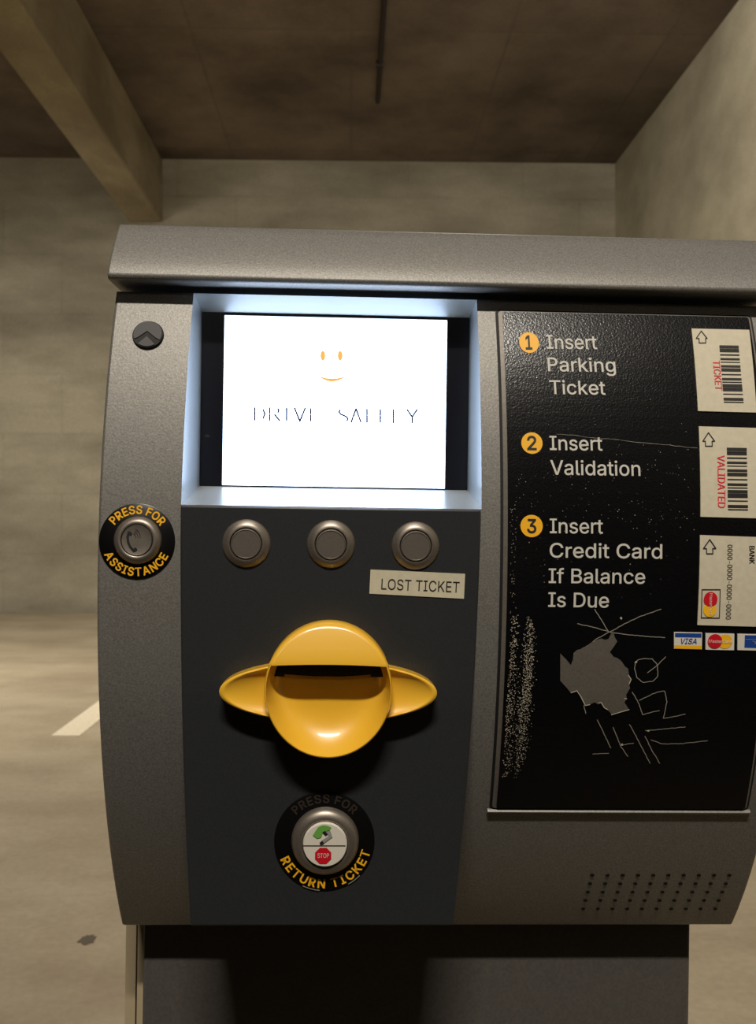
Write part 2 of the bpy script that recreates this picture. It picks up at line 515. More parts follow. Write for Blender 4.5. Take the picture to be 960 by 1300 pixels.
# letter shapes: advance, outline points, faces (thousandths of the capital height)
GLYPH = {
    '-': (891, '662,481 662,369 224,369 224,481', '2,3,0 2,0,1'),
    '0': (891, '446,-13 342,2 255,47 186,122 135,223 104,349 94,499 104,649 136,776 187,878 256,952 343,998 446,1013 548,998 635,952 704,878 755,776 786,649 797,499 786,349 755,223 705,122 636,47 549,2 446,97 513,109 570,145 616,203 649,283 669,382 676,499 669,618 649,717 616,797 570,855 513,891 446,903 377,891 320,855 275,797 242,717 222,618 215,499 222,382 242,283 275,203 320,145 377,109', '11,12,13 10,11,13 10,13,14 9,10,14 9,14,36 36,14,15 9,36,37 35,36,15 9,37,38 34,35,15 8,9,38 34,15,16 8,38,39 33,34,16 8,39,40 32,33,16 7,8,40 32,16,17 7,40,41 31,32,17 6,7,41 31,17,18 6,41,42 30,31,18 5,6,42 5,42,43 29,30,18 29,18,19 5,43,44 28,29,19 4,5,44 28,19,20 4,44,45 27,28,20 3,4,45 27,20,21 3,45,46 26,27,21 3,46,47 25,26,21 2,3,47 25,21,22 2,47,24 24,25,22 2,24,22 1,2,22 1,22,23 0,1,23'),
    '1': (891, '150,0 150,107 768,107 768,0 542,1000 542,0 417,0 417,881 411,881 169,703 169,839 390,1000', '0,1,2 0,2,3 10,11,4 10,4,8 8,4,7 7,4,5 10,8,9 6,7,5'),
    '2': (891, '126,0 126,93 460,450 513,506 555,555 587,600 611,642 625,685 630,730 623,780 605,823 575,857 537,883 491,898 440,903 385,897 339,880 301,851 273,813 255,766 250,711 129,711 139,796 169,869 218,930 281,976 357,1004 442,1013 527,1004 601,976 663,932 710,875 739,808 749,732 744,677 729,624 702,569 660,508 602,437 525,353 300,119 300,111 765,111 765,0', '26,27,28 25,26,28 25,28,29 24,25,29 24,29,30 24,30,31 23,24,15 15,24,14 14,24,13 13,24,31 12,13,31 23,15,16 11,12,31 23,16,17 11,31,32 22,23,17 10,11,32 22,17,18 9,10,32 22,18,19 9,32,33 21,22,19 8,9,33 21,19,20 8,33,34 7,8,34 6,7,34 6,34,35 5,6,35 5,35,36 4,5,36 4,36,37 3,4,37 3,37,38 2,3,38 1,2,38 1,38,39 1,39,40 1,40,41 1,41,42 1,42,43 0,1,43'),
    '3': (891, '428,-13 341,-5 261,19 192,59 138,113 102,180 86,259 215,259 226,211 249,171 282,139 325,116 374,103 430,98 488,103 541,119 585,146 618,183 640,229 647,285 641,337 621,386 588,427 540,459 476,480 395,487 308,487 308,588 566,881 566,889 137,889 137,1000 732,1000 732,905 415,547 415,568 518,567 606,542 677,498 729,437 762,365 772,285 761,202 728,130 676,70 607,24 523,-4', '30,31,32 30,32,33 30,33,29 29,33,28 28,33,34 27,28,35 35,28,34 26,27,35 26,35,36 26,36,37 26,37,38 26,38,25 25,38,24 24,38,39 23,24,39 22,23,39 22,39,40 21,22,40 20,21,40 20,40,41 19,20,41 18,19,41 18,41,42 5,6,7 5,7,8 17,18,42 5,8,9 17,42,43 16,17,43 4,5,9 4,9,10 15,16,43 4,10,11 15,43,44 14,15,44 4,11,12 3,4,12 3,12,13 13,14,44 3,13,44 3,44,45 2,3,45 2,45,46 1,2,46 1,46,0'),
    'A': (943, '32,0 396,1000 543,1000 910,0 777,0 564,595 543,656 519,732 491,825 456,940 482,940 448,823 418,729 394,654 374,595 167,0 216,279 216,391 727,391 727,279', '0,1,9 9,1,2 9,2,10 10,2,3 0,9,11 11,9,8 11,10,8 8,10,3 7,8,3 0,11,12 6,7,3 0,12,13 5,6,3 0,13,14 0,14,15 4,5,3 16,17,18 16,18,19'),
    'B': (897, '118,0 118,1000 474,1000 569,991 646,964 706,923 749,869 774,805 783,735 777,677 760,629 734,591 700,562 661,540 619,524 619,515 667,506 714,483 756,447 791,399 814,340 821,268 813,196 787,131 742,77 677,35 592,9 485,0 245,112 481,112 581,123 648,157 686,207 699,268 692,317 673,361 642,399 601,429 549,447 488,454 245,454 245,561 468,561 520,566 566,582 605,608 635,642 654,683 660,732 649,793 614,843 556,877 472,888 245,888', '0,1,53 53,1,2 53,2,3 53,3,4 53,4,5 53,5,52 52,5,6 0,53,41 51,52,6 50,51,6 50,6,7 49,50,7 49,7,8 48,49,8 48,8,9 47,48,9 46,47,9 46,9,10 45,46,10 45,10,11 44,45,11 44,11,12 43,44,12 42,43,12 42,12,13 0,41,40 40,41,42 40,42,13 40,13,14 40,14,15 40,15,16 40,16,17 40,17,39 39,17,18 0,40,28 38,39,18 37,38,18 37,18,19 36,37,19 35,36,19 35,19,20 34,35,20 34,20,21 33,34,21 32,33,21 32,21,22 31,32,22 31,22,23 30,31,23 30,23,24 29,30,24 0,28,29 0,29,24 0,24,25 0,25,26 0,26,27'),
    'C': (1003, '526,-13 403,2 295,49 205,125 137,227 94,352 79,499 94,647 137,773 205,875 295,951 403,998 526,1013 599,1008 669,991 733,964 790,926 840,879 880,822 910,758 930,685 803,685 788,733 765,776 737,812 702,842 663,866 620,883 574,893 526,896 438,884 361,850 296,793 246,715 214,617 203,499 214,382 246,284 296,207 361,150 439,116 526,104 574,107 620,118 663,135 702,158 737,188 765,225 788,267 803,315 930,315 911,243 881,178 840,122 791,74 734,37 669,9 600,-8', '11,12,13 11,13,14 10,11,14 10,14,15 10,15,16 9,10,16 9,16,29 29,16,17 9,29,30 28,29,17 27,28,17 9,30,31 26,27,17 26,17,18 8,9,31 25,26,18 8,31,32 24,25,18 24,18,19 23,24,19 8,32,33 22,23,19 7,8,33 22,19,20 21,22,20 7,33,34 6,7,34 6,34,35 5,6,35 5,35,36 5,36,37 4,5,37 48,49,50 48,50,51 4,37,38 47,48,51 47,51,52 3,4,38 46,47,52 3,38,39 45,46,52 45,52,53 44,45,53 3,39,40 43,44,53 2,3,40 43,53,54 42,43,54 2,40,41 41,42,54 2,41,54 2,54,55 1,2,55 1,55,56 1,56,57 0,1,57'),
    'D': (987, '430,0 189,0 189,112 422,112 534,124 625,159 695,216 745,293 775,389 785,502 775,614 745,709 696,785 628,842 541,876 434,888 183,888 183,1000 443,1000 579,985 693,940 785,868 852,769 894,646 907,502 893,357 852,233 783,134 689,60 571,15 245,1000 245,0 118,0 118,1000', '16,17,18 16,18,19 16,19,20 16,20,15 15,20,21 14,15,21 13,14,21 13,21,22 12,13,22 11,12,22 11,22,23 10,11,23 10,23,24 9,10,24 8,9,24 8,24,25 7,8,25 7,25,26 6,7,26 6,26,27 5,6,27 4,5,27 4,27,28 3,4,28 1,2,3 1,3,28 1,28,29 1,29,0 32,33,30 32,30,31'),
    'E': (823, '118,0 118,1000 732,1000 732,888 245,888 245,562 699,562 699,450 245,450 245,112 738,112 738,0', '0,1,4 4,1,2 4,2,3 0,4,5 0,5,8 8,5,6 8,6,7 0,8,9 0,9,10 0,10,11'),
    'F': (806, '118,0 118,1000 726,1000 726,888 245,888 245,547 681,547 681,435 245,435 245,0', '0,1,4 4,1,2 4,2,3 0,4,5 0,5,8 8,5,6 8,6,7 0,8,9'),
    'I': (591, '61,0 61,112 232,112 232,888 61,888 61,1000 530,1000 530,888 359,888 359,112 530,112 530,0', '4,5,6 4,6,7 3,4,7 2,3,8 8,3,7 2,8,9 0,1,2 0,2,9 0,9,10 0,10,11'),
    'K': (917, '205,286 205,425 240,470 273,513 308,555 343,596 379,637 416,677 715,1000 881,1000 454,542 448,543 118,0 118,1000 245,1000 245,657 244,442 245,380 245,0 732,0 369,509 448,608 882,0', '7,8,9 7,9,10 6,7,10 5,6,10 4,5,11 11,5,10 3,4,11 3,11,0 2,3,0 1,2,0 12,13,14 12,14,15 12,15,16 12,16,17 12,17,18 20,21,22 19,20,22'),
    'L': (772, '118,0 118,1000 245,1000 245,112 710,112 710,0', '0,1,2 0,2,3 0,3,4 0,4,5'),
    'M': (1235, '118,0 118,1000 298,1000 545,368 554,343 565,312 576,278 588,241 600,203 612,165 623,129 632,96 604,96 614,127 625,162 636,200 649,238 661,276 672,311 683,342 693,368 936,1000 1116,1000 1116,0 991,0 991,572 991,605 992,643 992,683 993,725 994,768 995,812 996,856 997,899 1008,899 994,852 978,805 963,758 947,713 933,671 919,633 906,599 896,572 672,0 562,0 335,572 325,598 313,631 299,668 285,710 270,754 254,801 237,850 220,899 234,899 235,860 236,818 237,774 238,731 238,687 239,646 239,607 240,572 240,0', '0,1,53 53,1,2 53,2,54 54,2,3 20,21,33 33,21,22 33,22,34 34,22,23 0,53,52 55,54,3 20,33,32 35,34,32 32,34,23 56,55,52 52,55,3 20,32,35 35,32,31 20,35,36 0,52,56 56,52,51 0,56,57 20,36,37 0,57,58 20,37,38 0,58,59 20,38,39 0,59,60 20,39,40 0,60,61 20,40,41 0,61,62 20,41,42 0,62,63 20,42,43 19,20,43 18,19,43 17,18,43 16,17,43 15,16,43 14,15,43 13,14,10 10,14,43 13,10,11 12,13,11'),
    'N': (1029, '118,0 118,1000 268,1000 674,359 692,331 713,296 736,255 762,210 788,160 813,108 796,105 791,160 788,213 786,263 785,309 784,350 784,383 784,1000 911,1000 911,0 760,0 397,570 373,609 349,650 322,696 291,749 255,812 211,889 234,892 237,820 240,754 243,695 244,645 245,603 246,572 246,0', '0,1,27 27,1,2 27,2,28 28,2,3 16,17,18 16,18,19 29,28,26 26,28,3 0,27,29 29,27,26 0,29,30 25,26,3 0,30,31 24,25,3 23,24,3 0,31,32 22,23,3 0,32,33 21,22,3 0,33,34 0,34,35 20,21,3 15,16,19 20,3,4 14,15,19 20,4,5 13,14,19 20,5,6 12,13,19 20,6,7 11,12,19 20,7,8 20,8,10 10,8,9 10,11,19 20,10,19'),
    'O': (1048, '525,-13 403,2 296,49 206,125 137,227 94,352 79,499 94,647 137,773 206,875 296,951 403,998 525,1013 647,998 754,951 844,875 912,773 955,647 969,499 955,352 912,227 844,125 754,49 647,2 525,104 610,115 687,149 752,205 803,283 835,382 846,499 835,618 803,717 752,795 687,851 610,885 525,896 439,885 362,850 297,794 246,716 214,618 203,499 214,382 246,284 297,206 362,150 439,115', '11,12,13 10,11,13 10,13,14 9,10,14 9,14,36 36,14,15 9,36,37 35,36,15 9,37,38 34,35,15 8,9,38 34,15,16 33,34,16 8,38,39 32,33,16 8,39,40 7,8,40 32,16,17 31,32,17 7,40,41 6,7,41 31,17,18 6,41,42 30,31,18 5,6,42 5,42,43 29,30,18 29,18,19 5,43,44 28,29,19 4,5,44 28,19,20 4,44,45 27,28,20 3,4,45 27,20,21 3,45,46 26,27,21 3,46,47 25,26,21 2,3,47 25,21,22 2,47,24 24,25,22 2,24,22 1,2,22 1,22,23 0,1,23'),
    'P': (860, '118,0 245,0 245,1000 118,1000 245,1000 470,1000 564,985 649,942 717,874 760,789 775,695 760,601 717,516 649,448 564,405 470,390 245,390 245,888 465,888 521,879 572,851 612,808 638,755 647,695 638,635 612,582 572,539 521,511 465,502 245,502', '0,1,2 0,2,3 5,4,17 5,17,18 6,5,18 6,18,19 7,6,19 7,19,20 8,7,20 8,20,21 9,8,21 9,21,22 10,9,22 10,22,23 11,10,23 11,23,24 12,11,24 12,24,25 13,12,25 13,25,26 14,13,26 14,26,27 15,14,27 15,27,28 16,15,28 16,28,29'),
    'R': (883, '118,0 118,1000 464,1000 569,990 655,960 721,913 767,851 795,777 805,692 795,607 767,534 721,473 654,427 569,398 464,389 189,389 189,501 459,501 530,507 585,524 627,553 656,591 673,637 679,692 673,748 656,796 627,835 585,864 529,882 458,889 245,889 245,0 694,0 452,450 595,450 841,0', '0,1,16 16,1,30 30,1,2 30,2,3 30,3,4 30,4,5 30,5,29 29,5,28 28,5,6 16,30,31 27,28,6 26,27,6 26,6,7 25,26,7 24,25,7 24,7,8 23,24,8 22,23,8 22,8,9 21,22,9 21,9,10 20,21,10 19,20,10 19,10,11 18,19,11 17,18,11 0,16,15 31,16,17 31,17,14 14,17,11 14,11,12 14,12,13 0,15,14 0,14,31 32,33,34 32,34,35'),
    'S': (878, '440,-17 338,-9 251,18 179,61 126,118 90,188 75,268 205,268 217,216 243,172 280,139 327,115 381,101 440,97 504,102 562,118 610,145 648,181 671,224 679,274 673,317 653,352 622,379 582,402 534,421 481,437 361,470 251,512 169,568 119,641 102,732 113,811 147,880 201,936 270,979 353,1005 446,1013 540,1005 621,978 689,936 741,882 775,817 788,743 663,743 642,810 594,860 526,891 442,901 382,896 329,880 285,855 253,822 233,783 226,738 234,692 257,656 292,627 333,606 376,589 417,577 519,549 565,536 612,518 660,496 705,467 744,432 776,388 796,336 803,272 792,195 760,125 707,66 636,21 546,-8', '35,36,37 34,35,37 34,37,38 33,34,38 33,38,39 32,33,39 32,39,47 47,39,40 32,47,48 46,47,40 32,48,49 45,46,40 45,40,41 31,32,49 31,49,50 44,45,41 31,50,51 31,51,52 44,41,42 30,31,52 43,44,42 30,52,53 30,53,54 29,30,54 29,54,55 29,55,56 28,29,56 28,56,57 28,57,58 28,58,59 28,59,60 27,28,60 27,60,61 27,61,62 27,62,63 26,27,63 26,63,64 25,26,64 25,64,65 24,25,65 24,65,66 23,24,66 22,23,66 22,66,67 21,22,67 20,21,67 20,67,68 19,20,68 18,19,68 18,68,69 5,6,7 5,7,8 17,18,69 5,8,9 17,69,70 4,5,9 16,17,70 4,9,10 15,16,70 4,10,11 15,70,71 3,4,11 14,15,71 3,11,12 13,14,71 3,12,13 3,13,71 3,71,72 2,3,72 2,72,73 1,2,73 1,73,0'),
    'T': (882, '62,888 62,1000 819,1000 819,888 505,888 505,0 379,0 379,888', '0,1,2 0,2,3 7,0,3 6,7,4 4,7,3 6,4,5'),
    'U': (1017, '509,-16 398,-5 303,30 225,85 166,157 130,243 118,340 118,1000 244,1000 244,350 252,282 277,222 315,172 368,134 433,109 509,101 585,109 650,134 702,172 740,222 764,282 772,350 772,1000 899,1000 899,340 887,243 850,157 792,85 714,30 619,-5', '6,7,8 6,8,9 21,22,23 21,23,24 6,9,10 20,21,24 5,6,10 20,24,25 5,10,11 19,20,25 4,5,11 19,25,26 4,11,12 18,19,26 4,12,13 17,18,26 3,4,13 17,26,27 3,13,14 16,17,27 3,14,15 15,16,27 3,15,27 2,3,27 2,27,28 1,2,28 1,28,29 0,1,29'),
    'V': (943, '401,0 32,1000 166,1000 378,405 398,346 423,270 453,175 487,60 461,60 495,177 525,271 549,347 569,405 776,1000 910,1000 546,0', '0,1,2 0,2,3 12,13,14 12,14,15 0,3,4 11,12,15 10,11,15 0,4,5 9,10,15 0,5,6 8,9,7 7,9,15 0,6,7 0,7,15'),
    'a': (765, '314,-17 247,-10 186,10 134,42 94,88 68,144 60,212 66,270 85,316 114,352 152,380 197,400 246,414 298,424 350,432 411,440 459,446 496,452 521,462 537,477 542,501 542,505 537,547 524,583 502,612 471,633 432,646 385,650 335,646 293,634 259,615 231,591 211,565 197,538 81,572 112,633 154,680 205,715 261,738 321,751 381,756 423,753 470,746 517,731 562,708 602,675 634,630 655,570 662,494 662,0 544,0 544,102 536,102 519,76 495,48 464,23 423,2 374,-12 335,89 397,96 448,115 488,145 518,183 536,226 542,271 542,373 530,365 510,358 484,351 455,346 424,341 394,337 367,333 345,330 303,323 264,312 230,296 203,274 186,244 181,206 185,171 200,142 224,119 255,103 292,93', '39,40,41 39,41,42 38,39,42 38,42,43 37,38,43 37,43,44 36,37,44 36,44,45 35,36,45 35,45,27 27,45,46 35,27,28 26,27,46 35,28,29 25,26,46 35,29,30 34,35,30 24,25,46 24,46,47 34,30,31 23,24,47 34,31,32 22,23,47 33,34,32 22,47,48 21,22,48 20,21,48 19,20,48 19,48,49 18,19,49 17,18,65 65,18,49 16,17,65 15,16,65 14,15,65 13,14,65 12,13,65 11,12,65 10,11,65 9,10,65 9,65,66 64,65,49 9,66,67 9,67,68 8,9,68 8,68,69 8,69,70 8,70,71 8,71,72 8,72,73 8,73,74 8,74,75 7,8,75 7,75,76 7,76,77 7,77,78 63,64,49 6,7,78 6,78,79 62,63,49 5,6,79 5,79,80 61,62,51 51,62,49 5,80,81 60,61,51 4,5,81 4,81,82 4,82,83 59,60,52 52,60,51 4,83,84 59,52,53 50,51,49 58,59,53 4,84,58 4,58,53 3,4,53 3,53,54 3,54,55 2,3,55 2,55,56 1,2,56 1,56,57 0,1,57'),
    'c': (778, '407,-16 312,-4 230,32 161,90 110,167 78,261 67,368 78,478 110,572 161,649 230,707 312,744 407,756 461,752 511,741 558,724 600,700 637,669 668,633 693,591 711,544 595,515 585,543 571,568 553,591 531,611 505,627 476,639 443,646 407,648 340,639 285,610 243,565 213,508 195,441 189,368 195,297 213,231 243,174 285,130 340,101 407,91 444,94 477,101 506,114 532,130 555,150 573,174 588,201 598,230 713,201 696,153 671,110 639,73 602,42 559,17 512,-1 461,-12', '11,12,13 11,13,14 10,11,14 10,14,15 10,15,16 9,10,16 9,16,17 9,17,29 29,17,28 28,17,18 8,9,30 30,9,29 27,28,18 8,30,31 26,27,18 26,18,19 25,26,19 24,25,19 8,31,32 23,24,19 23,19,20 7,8,32 22,23,20 7,32,33 22,20,21 7,33,34 6,7,34 6,34,35 5,6,35 5,35,36 5,36,37 4,5,37 4,37,38 48,49,50 47,48,50 47,50,51 4,38,39 46,47,51 3,4,39 46,51,52 45,46,52 3,39,40 44,45,52 43,44,52 43,52,53 3,40,41 42,43,53 41,42,53 3,41,53 2,3,53 2,53,54 2,54,55 1,2,55 1,55,56 1,56,57 0,1,57'),
    'd': (834, '384,-16 296,-4 219,32 155,89 107,166 77,261 67,371 77,481 108,575 156,652 220,709 297,744 385,756 448,750 497,733 536,708 565,680 586,652 602,628 611,628 611,1000 731,1000 731,0 615,0 615,115 603,115 586,90 564,61 534,33 496,7 446,-10 402,92 465,101 517,128 559,170 589,226 607,294 613,372 607,450 589,517 559,572 518,613 465,640 402,648 337,639 284,612 243,569 213,513 195,447 189,372 195,297 213,229 243,172 285,129 338,101', '19,20,21 19,21,22 11,12,13 11,13,14 10,11,14 10,14,15 9,10,15 9,15,16 9,16,17 8,9,44 44,9,43 43,9,17 43,17,18 42,43,18 41,42,18 8,44,45 41,18,19 41,19,40 40,19,39 39,19,22 8,45,46 7,8,46 7,46,47 38,39,22 7,47,48 6,7,48 37,38,22 6,48,49 6,49,50 36,37,22 5,6,50 5,50,51 35,36,22 4,5,51 4,51,52 34,35,24 24,35,22 4,52,53 33,34,24 3,4,53 3,53,54 32,33,25 25,33,24 32,25,26 23,24,22 3,54,31 31,32,26 3,31,26 3,26,27 2,3,27 2,27,28 2,28,29 1,2,29 1,29,30 0,1,30'),
    'e': (794, '417,-16 316,-4 230,32 161,90 109,167 78,260 67,367 78,475 109,569 159,647 226,706 308,743 403,756 464,751 522,735 578,709 628,670 670,619 702,554 723,475 730,381 730,333 147,333 147,434 664,434 609,397 603,467 585,528 556,578 516,617 465,641 403,649 341,641 288,616 245,578 214,530 195,474 189,415 189,349 196,273 217,209 251,158 297,121 353,98 417,91 460,94 499,104 532,120 561,143 584,172 601,207 717,179 694,124 659,77 612,38 555,9 490,-10', '11,12,13 11,13,14 10,11,14 10,14,15 10,15,16 9,10,16 9,16,31 31,16,17 9,31,32 30,31,17 8,9,32 8,32,33 29,30,17 29,17,18 28,29,18 8,33,34 8,34,35 27,28,18 7,8,35 27,18,19 7,35,36 26,27,19 6,7,23 23,7,36 26,19,24 24,19,20 23,36,37 25,26,24 6,23,22 37,23,24 37,24,20 38,37,20 38,20,21 5,6,22 39,38,21 5,22,21 5,21,39 5,39,40 4,5,40 4,40,41 49,50,51 49,51,52 48,49,52 3,4,41 3,41,42 47,48,52 47,52,53 3,42,43 46,47,53 45,46,53 3,43,44 44,45,53 3,44,53 2,3,53 2,53,54 2,54,55 1,2,55 1,55,56 0,1,56'),
    'f': (499, '448,746 448,643 13,643 13,746 158,0 158,848 166,907 188,955 222,993 266,1020 316,1036 368,1042 406,1040 437,1036 461,1030 477,1024 447,921 436,924 422,928 405,931 383,932 336,925 303,904 285,870 279,823 279,0', '2,3,0 2,0,1 10,11,12 10,12,13 9,10,13 9,13,14 9,14,15 9,15,16 8,9,16 7,8,19 19,8,18 18,8,16 6,7,20 20,7,19 6,20,21 17,18,16 6,21,22 5,6,22 5,22,23 5,23,24 4,5,24 4,24,25'),
    'g': (836, '407,-296 330,-291 263,-274 207,-249 162,-216 126,-178 99,-136 199,-80 217,-104 239,-130 267,-154 303,-173 349,-187 407,-191 489,-180 555,-148 598,-92 612,-11 612,134 602,134 585,109 563,82 534,54 496,31 446,15 383,9 298,20 221,52 157,105 108,177 77,268 67,376 77,484 108,577 157,652 221,709 298,744 385,756 448,750 498,733 537,708 566,680 588,652 605,627 615,627 615,746 732,746 732,-17 721,-106 689,-177 637,-230 571,-267 493,-289 403,116 466,124 518,148 559,186 590,238 608,302 614,379 608,454 590,519 560,573 519,614 466,640 403,648 338,639 285,612 243,570 213,516 195,451 189,379 195,305 214,241 244,188 286,149 339,124', '36,37,38 36,38,39 44,45,46 44,46,47 35,36,39 35,39,40 34,35,40 34,40,41 34,41,42 33,34,66 66,34,65 65,34,42 65,42,43 64,65,43 63,64,43 33,66,67 63,43,44 63,44,62 62,44,61 61,44,60 60,44,47 33,67,68 32,33,68 32,68,69 32,69,70 31,32,70 59,60,47 31,70,71 31,71,72 58,59,47 30,31,72 30,72,73 57,58,47 29,30,73 29,73,74 56,57,18 18,57,47 29,74,75 55,56,18 28,29,75 28,75,76 54,55,19 19,55,18 54,19,20 17,18,47 28,76,53 53,54,20 28,53,20 28,20,21 27,28,21 27,21,22 27,22,23 26,27,23 26,23,24 25,26,24 16,17,47 16,47,48 6,7,8 15,16,48 6,8,9 15,48,49 6,9,10 5,6,10 14,15,49 5,10,11 5,11,12 14,49,50 4,5,12 13,14,50 4,12,13 4,13,50 3,4,50 3,50,51 2,3,51 2,51,52 1,2,52 1,52,0'),
    'i': (328, '103,0 103,746 223,746 223,0 164,870 133,876 106,894 87,919 81,950 87,981 106,1006 133,1024 164,1030 197,1024 224,1006 242,981 248,950 242,919 224,894 197,876', '0,1,2 0,2,3 11,12,13 10,11,13 10,13,14 9,10,14 9,14,15 8,9,15 8,15,16 7,8,16 7,16,17 6,7,17 6,17,18 5,6,18 5,18,19 4,5,19'),
    'k': (748, '216,268 216,416 237,416 559,746 708,746 362,392 348,392 103,0 103,1000 223,1000 223,0 578,0 291,365 376,450 732,0', '2,3,4 2,4,5 0,1,2 0,2,6 6,2,5 7,8,9 7,9,10 12,13,14 11,12,14'),
    'l': (372, '274,-5 198,6 145,40 114,93 103,166 103,1000 223,1000 223,194 227,151 236,122 255,107 287,102 303,102 315,103 325,105 334,107 355,5 338,2 318,-2 296,-4', '4,5,6 4,6,7 4,7,8 3,4,8 3,8,9 3,9,10 3,10,11 14,15,16 13,14,16 12,13,16 3,11,12 3,12,16 2,3,16 1,2,16 0,1,16 0,16,17 0,17,18 0,18,19'),
    'n': (805, '223,446 223,0 103,0 103,746 219,746 220,565 201,565 243,653 299,712 368,745 447,756 518,748 580,724 631,685 669,631 694,560 702,472 702,0 582,0 582,462 571,540 537,598 483,635 413,647 362,641 316,624 278,595 248,556 230,506', '9,10,11 9,11,12 2,3,4 2,4,6 6,4,5 8,9,12 8,12,13 7,8,13 7,13,23 23,13,14 6,7,25 25,7,24 24,7,23 22,23,14 21,22,14 21,14,15 6,25,26 20,21,15 6,26,27 2,6,28 28,6,27 20,15,16 19,20,16 2,28,0 19,16,17 18,19,17 2,0,1'),
    'o': (816, '407,-16 312,-4 230,32 161,90 110,167 78,261 67,368 78,478 110,572 161,649 230,707 312,744 407,756 504,744 587,707 655,649 706,572 738,478 749,368 738,261 706,167 655,90 587,32 504,-4 407,91 476,101 531,130 574,174 604,231 622,297 628,368 622,441 604,507 574,565 531,610 476,639 407,648 340,639 285,610 243,565 213,508 195,441 189,368 195,297 213,231 243,174 285,130 340,101', '11,12,13 10,11,13 10,13,14 9,10,14 9,14,15 8,9,37 37,9,36 36,9,15 36,15,35 35,15,16 8,37,38 34,35,16 8,38,39 33,34,16 7,8,39 33,16,17 7,39,40 32,33,17 7,40,41 31,32,17 6,7,41 31,17,18 6,41,42 30,31,18 5,6,42 5,42,43 29,30,18 29,18,19 5,43,44 28,29,19 4,5,44 28,19,20 4,44,45 27,28,20 4,45,46 26,27,20 3,4,46 26,20,21 3,46,47 25,26,21 3,47,24 24,25,21 3,24,21 2,3,21 2,21,22 1,2,22 1,22,23 0,1,23'),
    'r': (509, '103,0 103,746 219,746 219,631 227,631 255,682 300,722 355,748 419,756 434,756 451,756 467,755 479,754 479,634 469,635 452,638 430,640 407,640 357,635 313,618 276,592 247,557 229,515 223,466 223,0', '7,8,9 7,9,10 7,10,11 7,11,12 7,12,13 6,7,13 0,1,2 0,2,3 5,6,13 4,5,17 17,5,16 16,5,15 15,5,13 4,17,18 14,15,13 4,18,19 0,3,4 0,4,22 22,4,21 21,4,20 20,4,19 0,22,23 0,23,24'),
    's': (717, '358,-16 285,-10 220,7 166,35 121,74 89,125 70,185 185,209 207,156 244,118 294,97 356,89 426,98 481,122 515,159 527,202 520,238 499,267 465,289 417,305 293,334 205,365 142,409 104,467 92,538 101,599 128,652 170,695 226,728 293,749 368,756 439,750 499,732 548,704 588,667 617,622 637,570 527,545 508,585 477,620 431,645 368,654 307,646 257,623 224,588 213,545 221,507 244,478 282,456 338,438 451,411 540,381 602,337 639,280 651,209 642,147 614,93 570,47 511,13 439,-9', '29,30,31 29,31,32 28,29,32 28,32,33 27,28,33 27,33,34 26,27,34 26,34,41 41,34,35 26,41,42 40,41,35 25,26,42 25,42,43 39,40,35 25,43,44 39,35,36 38,39,36 24,25,44 24,44,45 37,38,36 24,45,46 23,24,46 23,46,47 23,47,48 22,23,48 22,48,49 22,49,50 22,50,51 21,22,51 21,51,52 20,21,52 20,52,53 19,20,53 18,19,53 17,18,53 17,53,54 16,17,54 15,16,54 6,7,8 15,54,55 14,15,55 5,6,8 13,14,55 5,8,9 13,55,56 4,5,9 12,13,56 4,9,10 11,12,56 4,10,11 11,56,57 4,11,57 3,4,57 3,57,58 2,3,58 2,58,59 1,2,59 1,59,0'),
    't': (447, '401,746 401,643 13,643 13,746 128,926 248,926 248,192 253,150 267,120 294,104 335,98 348,99 364,100 381,103 397,105 419,3 399,-2 377,-5 354,-7 331,-8 245,4 181,42 141,102 128,183', '2,3,0 2,0,1 23,4,5 23,5,6 23,6,7 22,23,7 22,7,8 22,8,9 13,14,15 22,9,10 12,13,15 21,22,10 11,12,15 10,11,15 21,10,15 20,21,15 19,20,15 19,15,16 19,16,17 19,17,18'),
    'u': (806, '358,-10 288,-2 226,21 175,60 136,115 111,186 103,273 103,746 223,746 223,283 235,206 269,147 323,111 393,99 444,104 490,122 528,151 557,190 576,240 582,300 582,746 702,746 702,0 586,0 586,181 604,181 562,92 505,33 437,1', '6,7,8 6,8,9 19,20,21 19,21,22 18,19,22 6,9,10 5,6,10 17,18,25 25,18,22 5,10,11 16,17,24 24,17,25 4,5,11 16,24,26 26,24,23 26,25,22 15,16,26 4,11,12 14,15,26 3,4,12 3,12,13 13,14,26 3,13,26 3,26,27 23,26,22 2,3,27 2,27,28 1,2,28 1,28,0'),
}
_cache = {}


def glyph(ch, bold=0.):
    key = (ch, bold)
    if key not in _cache:
        adv, vs_, fs = GLYPH[ch]
        v = [tuple(int(c) / 1000 for c in q.split(',')) for q in vs_.split()]
        f = [[int(i) for i in q.split(',')] for q in fs.split()]
        if bold:
            cnt = {}
            for q in f:
                if sum((v[q[i]][0] * v[q[(i + 1) % len(q)]][1] - v[q[(i + 1) % len(q)]][0] * v[q[i]][1]) for i in range(len(q))) < 0:
                    q.reverse()
                for i in range(len(q)):
                    cnt[(q[i], q[(i + 1) % len(q)])] = 1
            nrm = {}
            for (i, j) in cnt:
                if (j, i) not in cnt:
                    dx, dy = v[j][0] - v[i][0], v[j][1] - v[i][1]
                    L = math.hypot(dx, dy) or 1e-9
                    for k in (i, j):
                        nrm.setdefault(k, []).append((dy / L, -dx / L))
            for k, ns in nrm.items():
                nx, ny = sum(n_[0] for n_ in ns), sum(n_[1] for n_ in ns)
                d2 = nx * nx + ny * ny
                sc = min(1.6, len(ns) / max(d2, .1)) * bold
                v[k] = (v[k][0] + nx * sc, v[k][1] + ny * sc)
        _cache[key] = (adv / 1000, [[v[i] for i in q] for q in f])
    return _cache[key]


